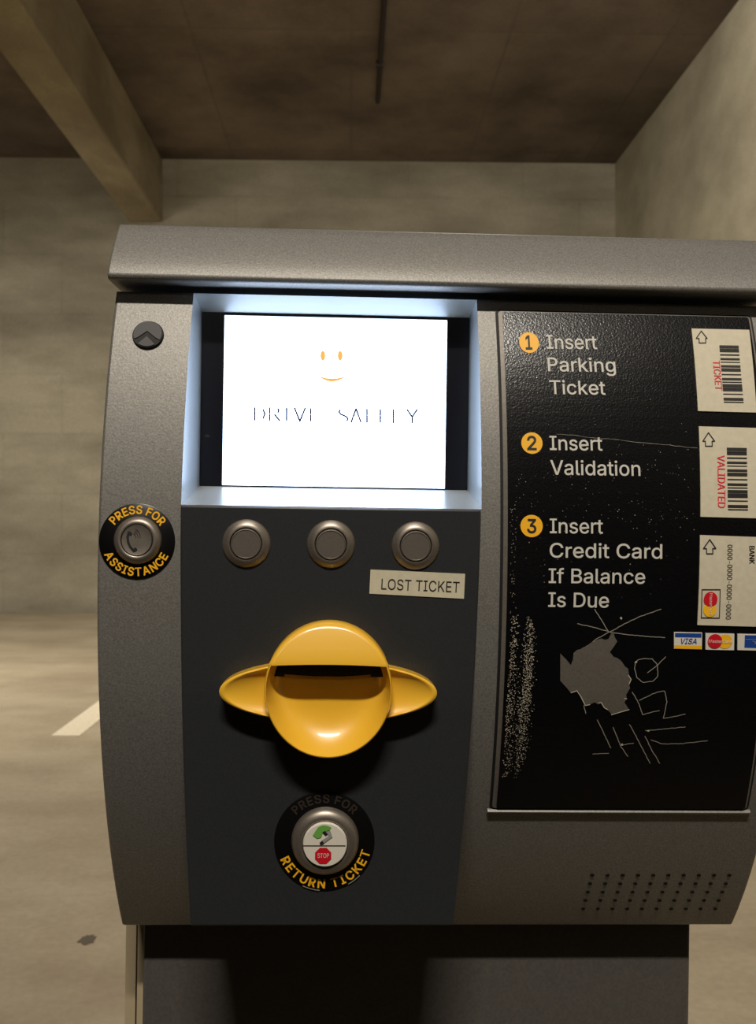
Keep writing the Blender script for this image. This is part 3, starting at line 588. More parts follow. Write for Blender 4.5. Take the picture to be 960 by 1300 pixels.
def glyphs(txt, bold=0.):
    """flat letter shapes laid out in a row, capital height 1"""
    out, x = [], 0.
    for ch in txt:
        if ch == ' ':
            x += .38
            continue
        adv, pl = glyph(ch, bold)
        out += [[(q[0] + x, q[1]) for q in p_] for p_ in pl]
        x += adv
    return out


def text(mb, surf, txt, p0, p1, hpx, off, m, bold=0.):
    """lettering on a surface from pixel p0 to p1 along its baseline, capitals hpx high"""
    (x0, y0), (x1, y1) = surf.pix(*p0), surf.pix(*p1)
    pl = glyphs(txt, bold)
    xs = [q[0] for g in pl for q in g]
    lo, hi = min(xs), max(xs)
    L = math.hypot(x1 - x0, y1 - y0)
    d = ((x1 - x0) / L, (y1 - y0) / L)
    u = (-d[1], d[0])
    h = hpx * K
    if abs(d[1]) < .5:          # upright lettering: foreshortening of the pixel height
        h = abs(surf.pix(p0[0], p0[1] - hpx)[1] - surf.pix(*p0)[1])
    else:
        h = abs(surf.pix(p0[0] + hpx, p0[1])[0] - surf.pix(*p0)[0])
    sx = L / (hi - lo)
    flat(mb, surf, [[(x0 + d[0] * (q[0] - lo) * sx + u[0] * q[1] * h, y0 + d[1] * (q[0] - lo) * sx + u[1] * q[1] * h) for q in g] for g in pl], off, m)


def ring_text(mb, surf, txt, c, rb, h, ang0, ang1, off, m, bold=.035, below=False, wide=1.):
    """letters round a circle: ang0/ang1 are the centres of the first and last letter"""
    ws = []
    for ch in txt:
        if ch == ' ':
            ws.append(.45)
        else:
            xs = [q[0] for g in glyphs(ch, bold) for q in g]
            ws.append(max(xs) - min(xs) + .16)
    cum, pos = 0, []
    for q in ws:
        pos.append(cum + q / 2)
        cum += q
    span = pos[-1] - pos[0]
    for ch, q in zip(txt, pos):
        if ch == ' ':
            continue
        f = math.radians(ang0 + (ang1 - ang0) * (q - pos[0]) / span)
        pl = glyphs(ch, bold)
        xs = [g_[0] for g in pl for g_ in g]
        mid = (max(xs) + min(xs)) / 2
        rad = (math.cos(f), math.sin(f))
        if below:
            up, rt = (-rad[0], -rad[1]), (-rad[1], rad[0])
        else:
            up, rt = rad, (rad[1], -rad[0])
        o = (c[0] + rad[0] * rb, c[1] + rad[1] * rb)
        flat(mb, surf, [[(o[0] + rt[0] * (g_[0] - mid) * h * wide + up[0] * g_[1] * h, o[1] + rt[1] * (g_[0] - mid) * h * wide + up[1] * g_[1] * h) for g_ in g] for g in pl], off, m)


def lathe(mb, surf, c, prof, m, seg=56, sz=1., cap=True):
    """turned shape standing on a surface: prof = [(radius, height)], outside in"""
    rows = []
    for r_, h_ in prof:
        rows.append([surf.at(c[0] + r_ * math.cos(i * 2 * PI / seg), c[1] + sz * r_ * math.sin(i * 2 * PI / seg), h_) for i in range(seg + 1)])
    mb.grid(rows, m)
    if cap:
        mb.add(rows[-1][:-1], [list(range(seg))], m)


# ------------------------------------------------------------------ housing
XL = ARC.pix(123, 725)[0]
XR = ARC.pix(1006, 725)[0]
XA = ARC.pix(230, 641)[0]
XB = ARC.pix(611.5, 647)[0]
S_SILL = ARC.pix(420, 643.5)[1]
S_BOT = ARC.pix(300, 1175)[1]
S_TOP = ARC.pix(190, 371)[1]
YBACK = .34
FZT = ARC.at(0, S_TOP).z
NB, NT_ = 16, 12
srow = [S_BOT + (S_SILL - S_BOT) * i / NB for i in range(NB)] + [S_SILL + (S_TOP - S_SILL) * i / NT_ for i in range(NT_ + 1)]
mb = MB()
for x0, x1, lo, hi in ((XL, XA, 0, NB + NT_), (XA, XB, 0, NB), (XB, XR, 0, NB + NT_)):
    mb.grid([[ARC.at(x0, s), ARC.at(x1, s)] for s in srow[lo:hi + 1]], 'grey')
for x, fl in ((XL, 0), (XR, 1)):
    pr = [ARC.at(x, s) for s in srow]
    back = [Vector((x, YBACK, q.z)) for q in pr]
    mb.grid([[a_, b_] for a_, b_ in zip(pr, back)], 'grey')
mb.grid([[ARC.at(x, S_BOT), Vector((x, YBACK, ARC.at(x, S_BOT).z))] for x in (XL, XA, XB, XR)], 'grey')
mb.grid([[Vector((x, YBACK, ARC.at(x, S_BOT).z)), Vector((x, YBACK, FZT))] for x in (XL, XR)], 'grey')
housing = mb.build('housing', machine, smooth=30, merge=1e-5, bevel=.0018)
mb = MB()                         # screen recess
iTL, iTR, iBR, iBL = [Vector((q[0], .05, q[1])) for q in (hit(258, 397, .05), hit(595.5, 402.5, .05), hit(594, 622, .05), hit(252, 617.5, .05))]
zt_in, zb_in = (iTL.z + iTR.z) / 2, (iBR.z + iBL.z) / 2
xl_in, xr_in = (iTL.x + iBL.x) / 2, (iTR.x + iBR.x) / 2
NT2 = NT_
for xo, xi in ((XA, xl_in), (XB, xr_in)):
    rows = []
    for i in range(NT2 + 1):
        f = i / NT2
        rows.append([ARC.at(xo, srow[NB + i]), Vector((xi, .05, zb_in + (zt_in - zb_in) * f))])
    mb.grid(rows, 'recess')
mb.grid([[ARC.at(XA, S_SILL), ARC.at(XB, S_SILL)], [Vector((xl_in, .05, zb_in)), Vector((xr_in, .05, zb_in))]], 'recess')
mb.grid([[ARC.at(XA, S_TOP), ARC.at(XB, S_TOP)], [Vector((xl_in, .05, zt_in)), Vector((xr_in, .05, zt_in))]], 'recess')
surround = tag(mb.build('screen_surround', machine, smooth=30, merge=1e-5), 'smooth splayed grey recess around the screen')

# top cap
zl = 1.05 + .1395
lipz = hit(420, 362, .0215)[1]
topz = hit(420, 292, .052)[1]
prof = [(YBACK + .01, lipz + .001), (.06, lipz + .001), (.026, lipz + .0005), (.023, lipz + .001), (.0217, lipz + .0035)]
for i in range(1, 9):
    f = i / 8
    prof.append((.0217 + (.049 - .0217) * f ** 1.25, lipz + .0035 + (topz - lipz - .005) * f))
prof += [(.0505, topz - .0004), (.054, topz + .0006), (.12, topz + .002), (YBACK + .01, topz + .002)]
mb = MB()
mb.grid([[Vector((x, y, z)) for x in (XL - .0020, XR + .0020)] for y, z in prof], 'grey')
for x in (XL - .0020, XR + .0020):
    mb.add([(x, y, z) for y, z in prof], [list(range(len(prof)))], 'grey')
mb.add([(x, y, z) for y, z in (prof[0], prof[-1]) for x in (XL - .0020, XR + .0020)], [(0, 1, 3, 2)], 'grey')
cap = mb.build('top_cap', machine, smooth=35, merge=1e-6, bevel=.0012)

# pedestal and its side frame
YP = .105
px0, _ = hit(181.5, 1220, YP)
px1, _ = hit(876, 1220, YP)
zb = ARC.at(0, S_BOT).z
mb = MB(); mb.box(px0, px1, YP, YP + .18, .012, zb + .001, 'ped')
mb.build('pedestal', machine, bevel=.002, smooth=40, merge=1e-6)
fx0, _ = hit(159.5, 1220, YP + .03)
mb = MB(); mb.box(fx0, hit(172.5, 1220, YP + .03)[0], YP + .03, YP + .2, .012, zb, 'pedframe')
mb.box(hit(174.5, 1220, YP + .02)[0], px0 - .0002, YP + .02, YP + .17, .012, zb, 'pedframe')
mb.box(hit(172.5, 1220, YP + .04)[0], hit(174.5, 1220, YP + .02)[0], YP + .045, YP + .17, .012, zb, 'gap')
tag(mb.build('pedestal_frame', machine), 'pale beige steel edge frame with a dark seam')
mb = MB(); mb.box(fx0 - .01, px1 + .03, YP - .04, YP + .23, -.004, .012, 'ped')
mb.build('base_plate', machine, bevel=.003, merge=1e-6)

# ------------------------------------------------------------------ display
mb = MB()
fr = [(xl_in, zb_in), (xr_in, zb_in), (xr_in, zt_in), (xl_in, zt_in)]
sc_px = [(283, 615), (564, 621), (568, 406), (285, 402)]
sc_ab = P(SCR, *sc_px)
xs0 = (sc_ab[0][0] + sc_ab[3][0]) / 2; xs1 = (sc_ab[1][0] + sc_ab[2][0]) / 2
zs0 = 1.05 + (sc_ab[0][1] + sc_ab[1][1]) / 2; zs1 = 1.05 + (sc_ab[2][1] + sc_ab[3][1]) / 2
inn = [(xs0, zs0), (xs1, zs0), (xs1, zs1), (xs0, zs1)]
for i in range(4):
    j = (i + 1) % 4
    mb.add([(fr[i][0], .0499, fr[i][1]), (fr[j][0], .0499, fr[j][1]), (inn[j][0], .0499, inn[j][1]), (inn[i][0], .0499, inn[i][1])], [(0, 1, 2, 3)], 'bezel')
    mb.add([(inn[i][0], .0499, inn[i][1]), (inn[j][0], .0499, inn[j][1]), (inn[j][0], .056, inn[j][1]), (inn[i][0], .056, inn[i][1])], [(0, 1, 2, 3)], 'bezel')
nick = SCR.pix(264, 554)
mb.add([(nick[0] + .0016 * math.cos(i * PI / 4), .0496, 1.05 + nick[1] + .0012 * math.sin(i * PI / 4)) for i in range(8)], [list(range(8))], 'gap')
bez = mb.build('screen_bezel', machine)
mb = MB(); mb.add([(inn[i][0], .052, inn[i][1]) for i in range(4)], [(0, 1, 2, 3)], 'screen')
mb.add([(inn[i][0], .06, inn[i][1]) for i in range(4)], [(0, 1, 2, 3)], 'bezel')
screen = tag(mb.build('screen', machine), 'glowing white screen with a smiling face and two words')
mb = MB()
SP = Plane(.0517)
for cx_ in (410, 432):
    flat(mb, SP, [ell(SP.pix(cx_, 451.5), 3.3 * K * 1.08, 6.3 * K * 1.08, 24)], 0, 's_orange')
up_, lo_ = [], []
for i in range(17):
    f = i / 16 * 2 - 1
    up_.append(SP.pix(421.5 + 18.5 * f, 484.5 - 7.5 * f * f + .3 * f))
    lo_.append(SP.pix(421.5 + 18.5 * f, 484.5 - 7.5 * f * f + .3 * f - 3.6 * (1 - f * f) - .4))
flat(mb, SP, [[up_[i], up_[i + 1], lo_[i + 1], lo_[i]] for i in range(16)], 0, 's_orange')
mb.build('smiling_face', screen)
mb = MB()
# 'DRIVE  SAFETY' drawn letter by letter: uprights dark, cross strokes washed out by the glow
LET = {'D': ([[(0, 0), (0, 1)], [(.62, .85), (.75, .5), (.62, .15)]], [[(0, 1), (.4, .98), (.62, .85)], [(0, 0), (.4, .02), (.62, .15)]]),
       'R': ([[(0, 0), (0, 1)], [(.6, .92), (.68, .78), (.6, .6)], [(.35, .5), (.75, 0)]], [[(0, 1), (.45, 1), (.6, .92)], [(0, .52), (.4, .52), (.6, .6)]]),
       'I': ([[(.35, 0), (.35, 1)]], [[(.15, 1), (.55, 1)], [(.15, 0), (.55, 0)]]),
       'V': ([[(0, 1), (.4, 0), (.8, 1)]], []),
       'E': ([[(0, 0), (0, 1)]], [[(0, 1), (.6, 1)], [(0, .52), (.5, .52)], [(0, 0), (.6, 0)]]),
       'S': ([[(.08, .9), (0, .75), (.12, .58), (.55, .4), (.66, .22), (.58, .08)]], [[(.08, .9), (.3, 1), (.6, .95)], [(.58, .08), (.3, 0), (0, .08)]]),
       'A': ([[(0, 0), (.36, 1), (.72, 0)]], [[(.15, .36), (.57, .36)]]),
       'F': ([[(0, 0), (0, 1)]], [[(0, 1), (.6, 1)], [(0, .52), (.5, .52)]]),
       'T': ([[(.3, 0), (.3, 1)]], [[(0, 1), (.6, 1)]]),
       'Y': ([[(0, 1), (.38, .45), (.74, 1)], [(.38, .5), (.38, 0)]], [])}
for ch, x in (('D', 323.5), ('R', 342.5), ('I', 358), ('V', 374), ('E', 394.5), ('S', 430.5), ('A', 446), ('F', 466), ('E', 483), ('T', 494.5), ('Y', 517)):
    yb = 534 + (x - 323) * .0155
    for k, (col, wd) in enumerate((('s_ink', 2.3), ('s_faint', 1.2))):
        for pl in LET[ch][k]:
            pts = [SP.pix(x + q[0] * 17, yb - q[1] * 17) for q in pl]
            flat(mb, SP, stroke(pts, wd * K * 1.08), .0002 * k, col)
            if ch in 'VY' and k == 0:
                flat(mb, SP, stroke(pts[:2], 1.7 * K), 0.0001, col)
mb.build('screen_lettering', screen)

# ------------------------------------------------------------------ slate console plate
cx0, cb1 = CON.pix(229, 641.5)
cx1, _ = CON.pix(611, 647)
cb1 = CON.pix(420, 644.5)[1]
cA, cB0 = CON.pix(241, 1175.5)
cBx, cB1 = CON.pix(576, 1175.5)
cb0 = (cB0 + cB1) / 2
NN = 14
def cedge(f):
    g = f ** 1.9
    return cx0 + (cA - cx0) * g, cx1 + (cBx - cx1) * g
rowsF, rowsL, rowsR = [], [], []
for i in range(NN + 1):
    f = i / NN
    xl_, xr_ = cedge(f)
    bq = cb1 + (cb0 - cb1) * f
    rowsF.append([CON.at(xl_, bq), CON.at(xr_, bq)])
    rowsL.append([CON.at(xl_, bq), CON.at(xl_, bq) + Vector((0, .006 + .08 * f ** 2, 0))])
    rowsR.append([CON.at(xr_, bq), CON.at(xr_, bq) + Vector((0, .006 + .08 * f ** 2, 0))])
mb = MB()
mb.grid(rowsF, 'dark'); mb.grid(rowsL, 'dark'); mb.grid(rowsR, 'dark')
mb.grid([rowsL[-1], rowsR[-1]], 'dark'); mb.grid([rowsL[0], rowsR[0]], 'dark')
console = mb.build('console_plate', machine, smooth=40, merge=1e-6, bevel=.0012)

# three push buttons
for px, py in ((313, 690), (420.3, 690.8), (527.5, 692.8)):
    c = CON.pix(px, py)
    mb = MB()
    R0 = 29.6 * K
    lathe(mb, CON, c, [(R0 * 1.03, 0), (R0 * 1.02, .0006), (R0 * .98, .0012), (R0 * .86, .0026), (R0 * .76, .0034), (R0 * .70, .0034), (R0 * .68, .0028), (R0 * .67, .0006), (R0 * .6, .0006)], 'nickel2')
    bt = mb.build('push_button', machine, smooth=50)
    mb = MB()
    r1 = 19.2 * K
    lathe(mb, CON, c, [(r1, .0006), (r1, .0030), (r1 * .97, .0036), (r1 * .92, .0037), (r1 * .90, .0033), (r1 * .3, .0033)], 'nickel2')
    mb.build('button_plunger', bt, smooth=35)

# LOST TICKET sticker
mb = MB()
q = P(CON, (470.5, 723), (590.5, 728.5), (589, 760), (469, 753.5))
def arcseg(c, r, a0, a1, n=5):
    return [(c[0] + r * math.cos(math.radians(a0 + (a1 - a0) * i / n)), c[1] + r * math.sin(math.radians(a0 + (a1 - a0) * i / n))) for i in range(n + 1)]
flat(mb, CON, [q[::-1]], .0005, 'label', base=0)
text(mb, CON, 'LOST TICKET', (484, 748), (583, 752), 13.5, .0007, 'ink', .0)
lost = tag(mb.build('lost_ticket_sticker', machine), 'beige sticker with black lettering under the third button')
mb = MB()

# yellow slot bezel
SB = Plane(-.003 - .0205, 1.055, math.radians(2))
cbz = SB.pix(417, 875)
c0 = (cbz[0], cbz[1])
kk = (D0 - .0235) / FPX
RX, RZ = 79.5 * kk, 85.5 * kk
HR = .0205
top_b = SB.pix(417, 843)[1] - c0[1]
wing = MB()
RT = 81.0 * kk                    # upper half is a little lower: it slopes back to the plate
def hb(b):
    """height of the rim: full up to the slot, sloping back to the plate above it"""
    if b <= top_b:
        return HR
    g_ = min(1, (b - top_b) / (RT * 1.035 - top_b))
    return .0125 + (HR - .0125) * (1 - g_ ** 1.3)
def disc(r_, th):
    sn = math.sin(th)
    return RX * r_ * math.cos(th), (RZ if sn < 0 else RT) * r_ * sn
# concave ears either side of the disc
WX, WZ = 141 * kk, 39.5 * kk
def ear_h(e):
    if e > .93:
        return .0118 + .0008 * math.sin((e - .93) / .07 * PI)
    return .0070 + .0048 * (e / .93) ** 4
for sgn in (-1, 1):
    a0_ = RX * .93
    rows = []
    for i in range(25):
        a = a0_ + (WX - a0_) * math.sin(i / 24 * PI / 2)
        hh = WZ * math.sqrt(max(0, 1 - (a / WX) ** 2))
        row = []
        for k in range(33):
            t = math.sin((k / 32 * 2 - 1) * PI / 2)
            e = math.hypot(a / WX, hh * t / WZ)
            row.append(CON.at(c0[0] + sgn * a, c0[1] - .0030 + hh * t, ear_h(e)))
        rows.append(row)
    wing.grid(rows, 'yellow')
    for k in (0, 32):
        edge = [r_[k] for r_ in rows]
        wing.grid([edge, [q + Vector((0, .012, 0)) for q in edge]], 'yellow')
NR, NS = 24, 96
TH = [i * 2 * PI / NS for i in range(NS + 1)]
def bowl_h(rho, th):
    p = 10 - 6.4 * max(0, -math.sin(th)) ** .8
    top = hb(RT * math.sin(th)) if math.sin(th) > 0 else HR
    return .0045 + (top - .0045) * rho ** p
slot = MB()
rows = []
for r_, h_ in ((1.035, 0), (1.035, .8), (1.03, .93), (1.015, .99)):
    row = []
    for a in TH:
        x, z = disc(r_, a)
        row.append(CON.at(c0[0] + x, c0[1] + z, h_ * bowl_h(1, a)))
    rows.append(row)
for k in range(NR):
    r_ = 1 - k / NR
    row = []
    for a in TH:
        x, z = disc(r_, a)
        row.append(CON.at(c0[0] + x, c0[1] + z, bowl_h(r_, a)))
    rows.append(row)
wing.grid(rows, 'yellow')
wing.add(rows[-1][:-1], [list(range(NS))], 'yellow')
slotbez = wing.build('ticket_slot_bezel', machine, smooth=40)
# sloping hood over the slot
hood = MB()
EX, EZ = RX * 1.04, RT * 1.04
amax = EX * math.sqrt(max(0, 1 - (top_b / EZ) ** 2))
front = []
for i in range(41):
    a = -amax + 2 * amax * i / 40
    bt_ = EZ * math.sqrt(max(0, 1 - (a / EX) ** 2))
    b0_ = min(top_b + .0004 - .0010 * (a / amax) ** 2, bt_)
    col = []
    for j in range(15):
        bq = b0_ + (bt_ - b0_) * j / 14
        rho = math.hypot(a / EX, bq / EZ)
        col.append((a, bq, hb(bq) + .0006 - .0022 * max(0, (rho - .955) / .045) ** 2))
    front.append(col)
hood.grid([[CON.at(c0[0] + a, c0[1] + bq, h_) for a, bq, h_ in col] for col in front], 'yellow')
for k in (0, -1):
    hood.grid([[CON.at(c0[0] + col[k][0], c0[1] + col[k][1], col[k][2]), CON.at(c0[0] + col[k][0], c0[1] + col[k][1], .004)] for col in front], 'yellow')
hood.build('slot_hood', slotbez, smooth=40, merge=1e-6)
# dark mouth of the slot
SM = Plane(-.003 - .0105, 1.055, math.radians(2))
mth = P(SM, (343, 836), (492, 837), (492, 859.5), (471, 859.5), (471, 856.5), (436, 856.5), (436, 859), (398, 858.5), (398, 856), (361, 856), (361, 859), (343, 858.5))
flat(slot, SM, [mth[::-1]], 0, 'gap', base=-.004)
slot.build('slot_mouth', slotbez)

# return-ticket button
c = CON.pix(412, 1067.5)
mb = MB()
lathe(mb, CON, c, [(64 * K, 0), (64 * K, .0006), (63 * K, .0008), (20 * K, .0008)], 'ringblk')
ring_text(mb, CON, 'RETURN TICKET', c, 60 * K, 11 * K, 207, 343, .0011, 'inky', .04, below=True, wide=1.0)
ring_text(mb, CON, 'PRESS FOR', c, 50 * K, 10.5 * K, 132, 49, .0011, 'inkdim', .04, wide=1.0)
for a0_, a1_ in ((245, 268), (300, 318)):
    flat(mb, CON, stroke([(c[0] + 63.2 * K * math.cos(math.radians(a)), c[1] + 63.2 * K * math.sin(math.radians(a))) for a in range(a0_, a1_, 4)], 1.1 * K), .0011, 'scratch')
tag(mb.build('return_ticket_ring', machine, smooth=40), 'black ring reading PRESS FOR in faded letters and RETURN TICKET in yellow')
c = CON.pix(413, 1066)
mb = MB()
R0 = 43 * K
lathe(mb, CON, c, [(R0, 0), (R0, .0025), (R0 * .97, .0042), (R0 * .9, .0058), (R0 * .8, .0066), (R0 * .72, .0070), (R0 * .68, .0066), (R0 * .66, .004), (R0 * .5, .004)], 'nickel2')
retb = mb.build('return_button', machine, smooth=50)
mb = MB()
r1 = 28 * K
lathe(mb, CON, c, [(r1, .004), (r1, .0078), (r1 * .96, .0086), (r1 * .3, .0086)], 'white')
PB = lambda X, Y: CON.pix(330 + X / 6 - .3, 990 + Y / 6 - .6)
flat(mb, CON, stroke([PB(330, 462), PB(652, 462)], 1. * K), .0089, 'ink')
cs = PB(486, 538)
flat(mb, CON, [[(cs[0] + 11 * K * math.cos(PI / 8 + i * PI / 4), cs[1] + 11 * K * math.sin(PI / 8 + i * PI / 4)) for i in range(8)]], .0089, 'inkred')
pa, pb_ = (330 + 444 / 6 - .3, 990 + 552 / 6 - .6), (330 + 530 / 6 - .3, 990 + 552 / 6 - .6)
text(mb, CON, 'STOP', pa, pb_, 5.5, .0092, 'white', 0)
flat(mb, CON, [[PB(*q) for q in ((408, 385), (428, 352), (450, 322), (485, 308), (520, 313), (548, 325), (535, 345), (505, 352), (482, 370), (470, 400), (440, 408))]], .0090, 'green')
flat(mb, CON, [[PB(*q) for q in ((500, 355), (540, 350), (556, 396), (492, 442), (470, 425), (522, 394), (520, 375))]], .0091, 'pgrey')
flat(mb, CON, [[PB(*q) for q in ((480, 360), (500, 350), (520, 372), (505, 385))], [PB(*q) for q in ((458, 438), (480, 424), (494, 444), (468, 452))]], .0092, 'ink')
tag(mb.build('button_plunger', retb, smooth=40), 'white button face with a green hand and a red stop sign')

# assistance button on the bowed strip
c = ARC.pix(174.2, 687)
mb = MB()
lathe(mb, ARC, c, [(47.5 * K, 0), (47.5 * K, .0006), (46.8 * K, .0008), (20 * K, .0008)], 'ringblk')
ring_text(mb, ARC, 'PRESS FOR', c, 34.5 * K, 10 * K, 139, 40, .0011, 'inky', .04, wide=.95)
ring_text(mb, ARC, 'ASSISTANCE', c, 43.5 * K, 10 * K, 209, 331, .0011, 'inky', .04, below=True, wide=.95)
tag(mb.build('assistance_ring', machine, smooth=40), 'black ring reading PRESS FOR ASSISTANCE in yellow')
c = ARC.pix(175.6, 686)
mb = MB()
R0 = 30 * K
lathe(mb, ARC, c, [(R0, 0), (R0, .0014), (R0 * .95, .0030), (R0 * .82, .0044), (R0 * .72, .0048), (R0 * .67, .0044), (R0 * .66, .002), (R0 * .5, .002)], 'nickel2')
asb = mb.build('assistance_button', machine, smooth=50)
mb = MB()
r1 = 19.2 * K
lathe(mb, ARC, c, [(r1, .002), (r1, .0040), (r1 * .96, .0047), (r1 * .92, .0046), (r1 * .3, .0046)], 'nickel2')
PA = lambda X, Y: ARC.pix(110 + X * .1458, 620 + Y * .1458 - .4)
flat(mb, ARC, stroke([PA(*q) for q in ((383, 390), (372, 425), (378, 470), (395, 510), (425, 543))], 2.9 * K), .0050, 'ink')
flat(mb, ARC, stroke([PA(*q) for q in ((380, 388), (402, 398))], 3.6 * K) + stroke([PA(*q) for q in ((425, 540), (446, 528))], 3.6 * K), .0051, 'ink')
for rr in (30, 50, 70):
    flat(mb, ARC, stroke([PA(412 + rr * math.cos(math.radians(a)), 425 - rr * math.sin(math.radians(a))) for a in range(-5, 66, 14)], .7 * K), .0050, 'ink')
tag(mb.build('button_plunger', asb, smooth=40), 'grey button face with a dark telephone handset sign')

# chevron lock cover
c = ARC.pix(188.3, 426)
rl = 19.6 * K * 1.04
mb = MB()
lathe(mb, ARC, c, [(rl, 0), (rl, .001), (rl * .96, .0018), (rl * .3, .0018)], 'gap', sz=1.0)
def ck(pts):
    return [(c[0] + x * rl, c[1] + y * rl) for x, y in pts]
up = [(math.cos(math.radians(a)) * .9, math.sin(math.radians(a)) * .9) for a in range(-28, 209, 8)]
flat(mb, ARC, [ck(up + [(-.62, -.28), (-.04, .2), (.54, -.28)])], .0024, 'rubber', base=.0015)
lowp = [(math.cos(math.radians(a)) * .9, math.sin(math.radians(a)) * .9) for a in range(-128, -51, 8)]
flat(mb, ARC, [ck(lowp + [(-.04, -.18)])], .0024, 'rubber', base=.0015)
tag(mb.build('lock_cover', machine, smooth=30), 'round black cover with a chevron groove')

# speaker holes
mb = MB()
for i in range(5):
    for j in range(10):
        x0_ = 752 + (740.5 - 752) * i / 4
        x1_ = 926 + (908 - 926) * i / 4
        y_ = 1110.5 + (1153 - 1110.5) * i / 4 + .6
        c = ARC.pix(x0_ + (x1_ - x0_) * j / 9, y_)
        lathe(mb, ARC, c, [(2.9 * K, .00005), (2.9 * K, .0003), (2.3 * K, .0001)], 'gap', seg=14)
tag(mb.build('speaker_grille', machine), 'five rows of small round speaker holes')

# ------------------------------------------------------------------ instruction panel
aL = ARC.pix(641, 700)[0]
bT = ARC.pix(800, 400)[1]
bB = ARC.pix(785, 1027)[1]
aR = ARC.pix(951, 1000)[0]
aR2 = ARC.pix(946.5, 1026)[0]
def panel_outline(l, r_, b0, b1, rad):
    out = []
    for (x, y), a0 in (((r_ - rad, b1 - rad), 0), ((l + rad, b1 - rad), 90), ((l + rad, b0 + rad), 180), ((r_ - rad, b0 + rad), 270)):
        out += arcseg((x, y), rad, a0, a0 + 90, 5)
    return out
PR = ARC.pix(949.5, 1027)[0]
PL = ARC.pix(621, 1027)[0]
gapx = 2.2 * K
mb = MB()
flat(mb, ARC, [panel_outline(PL, PR, bB, bT + .0015, .0025)], .0004, 'gap', base=-.001)
mb.build('panel_groove', machine)
mb = MB()
flat(mb, ARC, [panel_outline(PL + 3.5 * K, PR - 3.2 * K, bB + .0012, bT, .002)], .0011, 'bare', base=.0002)
mb.build('panel_rim', machine)
mb = MB()
il, ir = PL + 9 * K, PR - 6 * K
flat(mb, ARC, [panel_outline(il, ir, bB + .0016, bT - .0008, .0015)], .0018, 'black', base=.0008)
panel = tag(mb.build('instruction_panel', machine), 'glossy black instruction panel with three numbered steps')
mb = MB()                                   # bright lip along the foot of the panel
pl_ = [(PL - .0012 + (PR - PL + .0024) * i / 30) for i in range(31)]
mb.grid([[ARC.at(x, bB - .0030, 0) for x in pl_], [ARC.at(x, bB - .0024, .0016) for x in pl_], [ARC.at(x, bB - .0010, .0022) for x in pl_], [ARC.at(x, bB - .0002, .0014) for x in pl_], [ARC.at(x, bB + .0001, 0) for x in pl_]], 'grey')
mb.build('panel_sill', machine, smooth=60)

TO = .0021
mb = MB()
for s, a_, b_, h_ in (('Insert', (693.5, 444.7), (757.6, 445.2), 17), ('Parking', (695.2, 473), (781, 474), 17), ('Ticket', (697.2, 501.7), (768, 502.6), 17),
                      ('Insert', (697.2, 572.2), (764, 573), 17.5), ('Validation', (698, 603.2), (812, 604.8), 18),
                      ('Insert', (697.2, 676.8), (764.5, 677.4), 18), ('Credit Card', (697, 707.5), (839.5, 709), 18),
                      ('If Balance', (695.6, 739.6), (818, 740.6), 18), ('Is Due', (695, 769.6), (772, 770.6), 18)):
    text(mb, ARC, s, a_, b_, h_, TO, 'inkw', .012)
mb.build('instruction_lettering', panel)
for s, (x, y), r_ in (('1', (671, 437), 13), ('2', (674.6, 563.6), 13.5), ('3', (674.2, 668), 14)):
    mb = MB()
    f = (ARC.pix(x, y - 5)[1] - ARC.pix(x, y + 5)[1]) / (10 * K)
    flat(mb, ARC, [ell(ARC.pix(x, y), r_ * K * 1.02, r_ * K * f, 40)], TO, 'inky')
    wd = 4.2 if s == '1' else 6
    text(mb, ARC, s, (x - wd, y + 8.4), (x + wd, y + 8.6), 17, TO + .0002, 'ink', .03)
    tag(mb.build('step_number', panel), 'yellow disc with a black figure %s' % s)

BARS = [(268, 290), (295, 305), (308, 322), (340, 350), (372, 387), (402, 408), (430, 447), (455, 480), (502, 510), (535, 552), (565, 572), (585, 605), (610, 625), (628, 642), (663, 670), (697, 718), (728, 736)]


def arrow(mb, tip, lft, rgt, s0, s1, bot):
    ym = (lft[1] + rgt[1]) / 2
    pts = [tip, rgt, (s1, ym), (s1 + .3, bot), (s0 + .3, bot), (s0, ym), lft, tip]
    flat(mb, ARC, stroke([ARC.pix(*q) for q in pts], 1.3 * K), TO + .0008, 'ink')


def barcode(mb, x0a, x0b, y0, x1a, x1b, y1):
    for g0, g1 in BARS:
        q = []
        for g in (g0, g1):
            f = (g - 268) / (736 - 268)
            y = y0 + (y1 - y0) * f
            q.append([(x0a + (x1a - x0a) * f, y), (x0b + (x1b - x0b) * f, y + .4)])
        flat(mb, ARC, [[ARC.pix(*q[0][0]), ARC.pix(*q[1][0]), ARC.pix(*q[1][1]), ARC.pix(*q[0][1])]], TO + .0008, 'ink')


def card(pts):
    mb = MB()
    flat(mb, ARC, [P(ARC, *pts)], TO + .0005, 'card', base=.0015)
    return mb


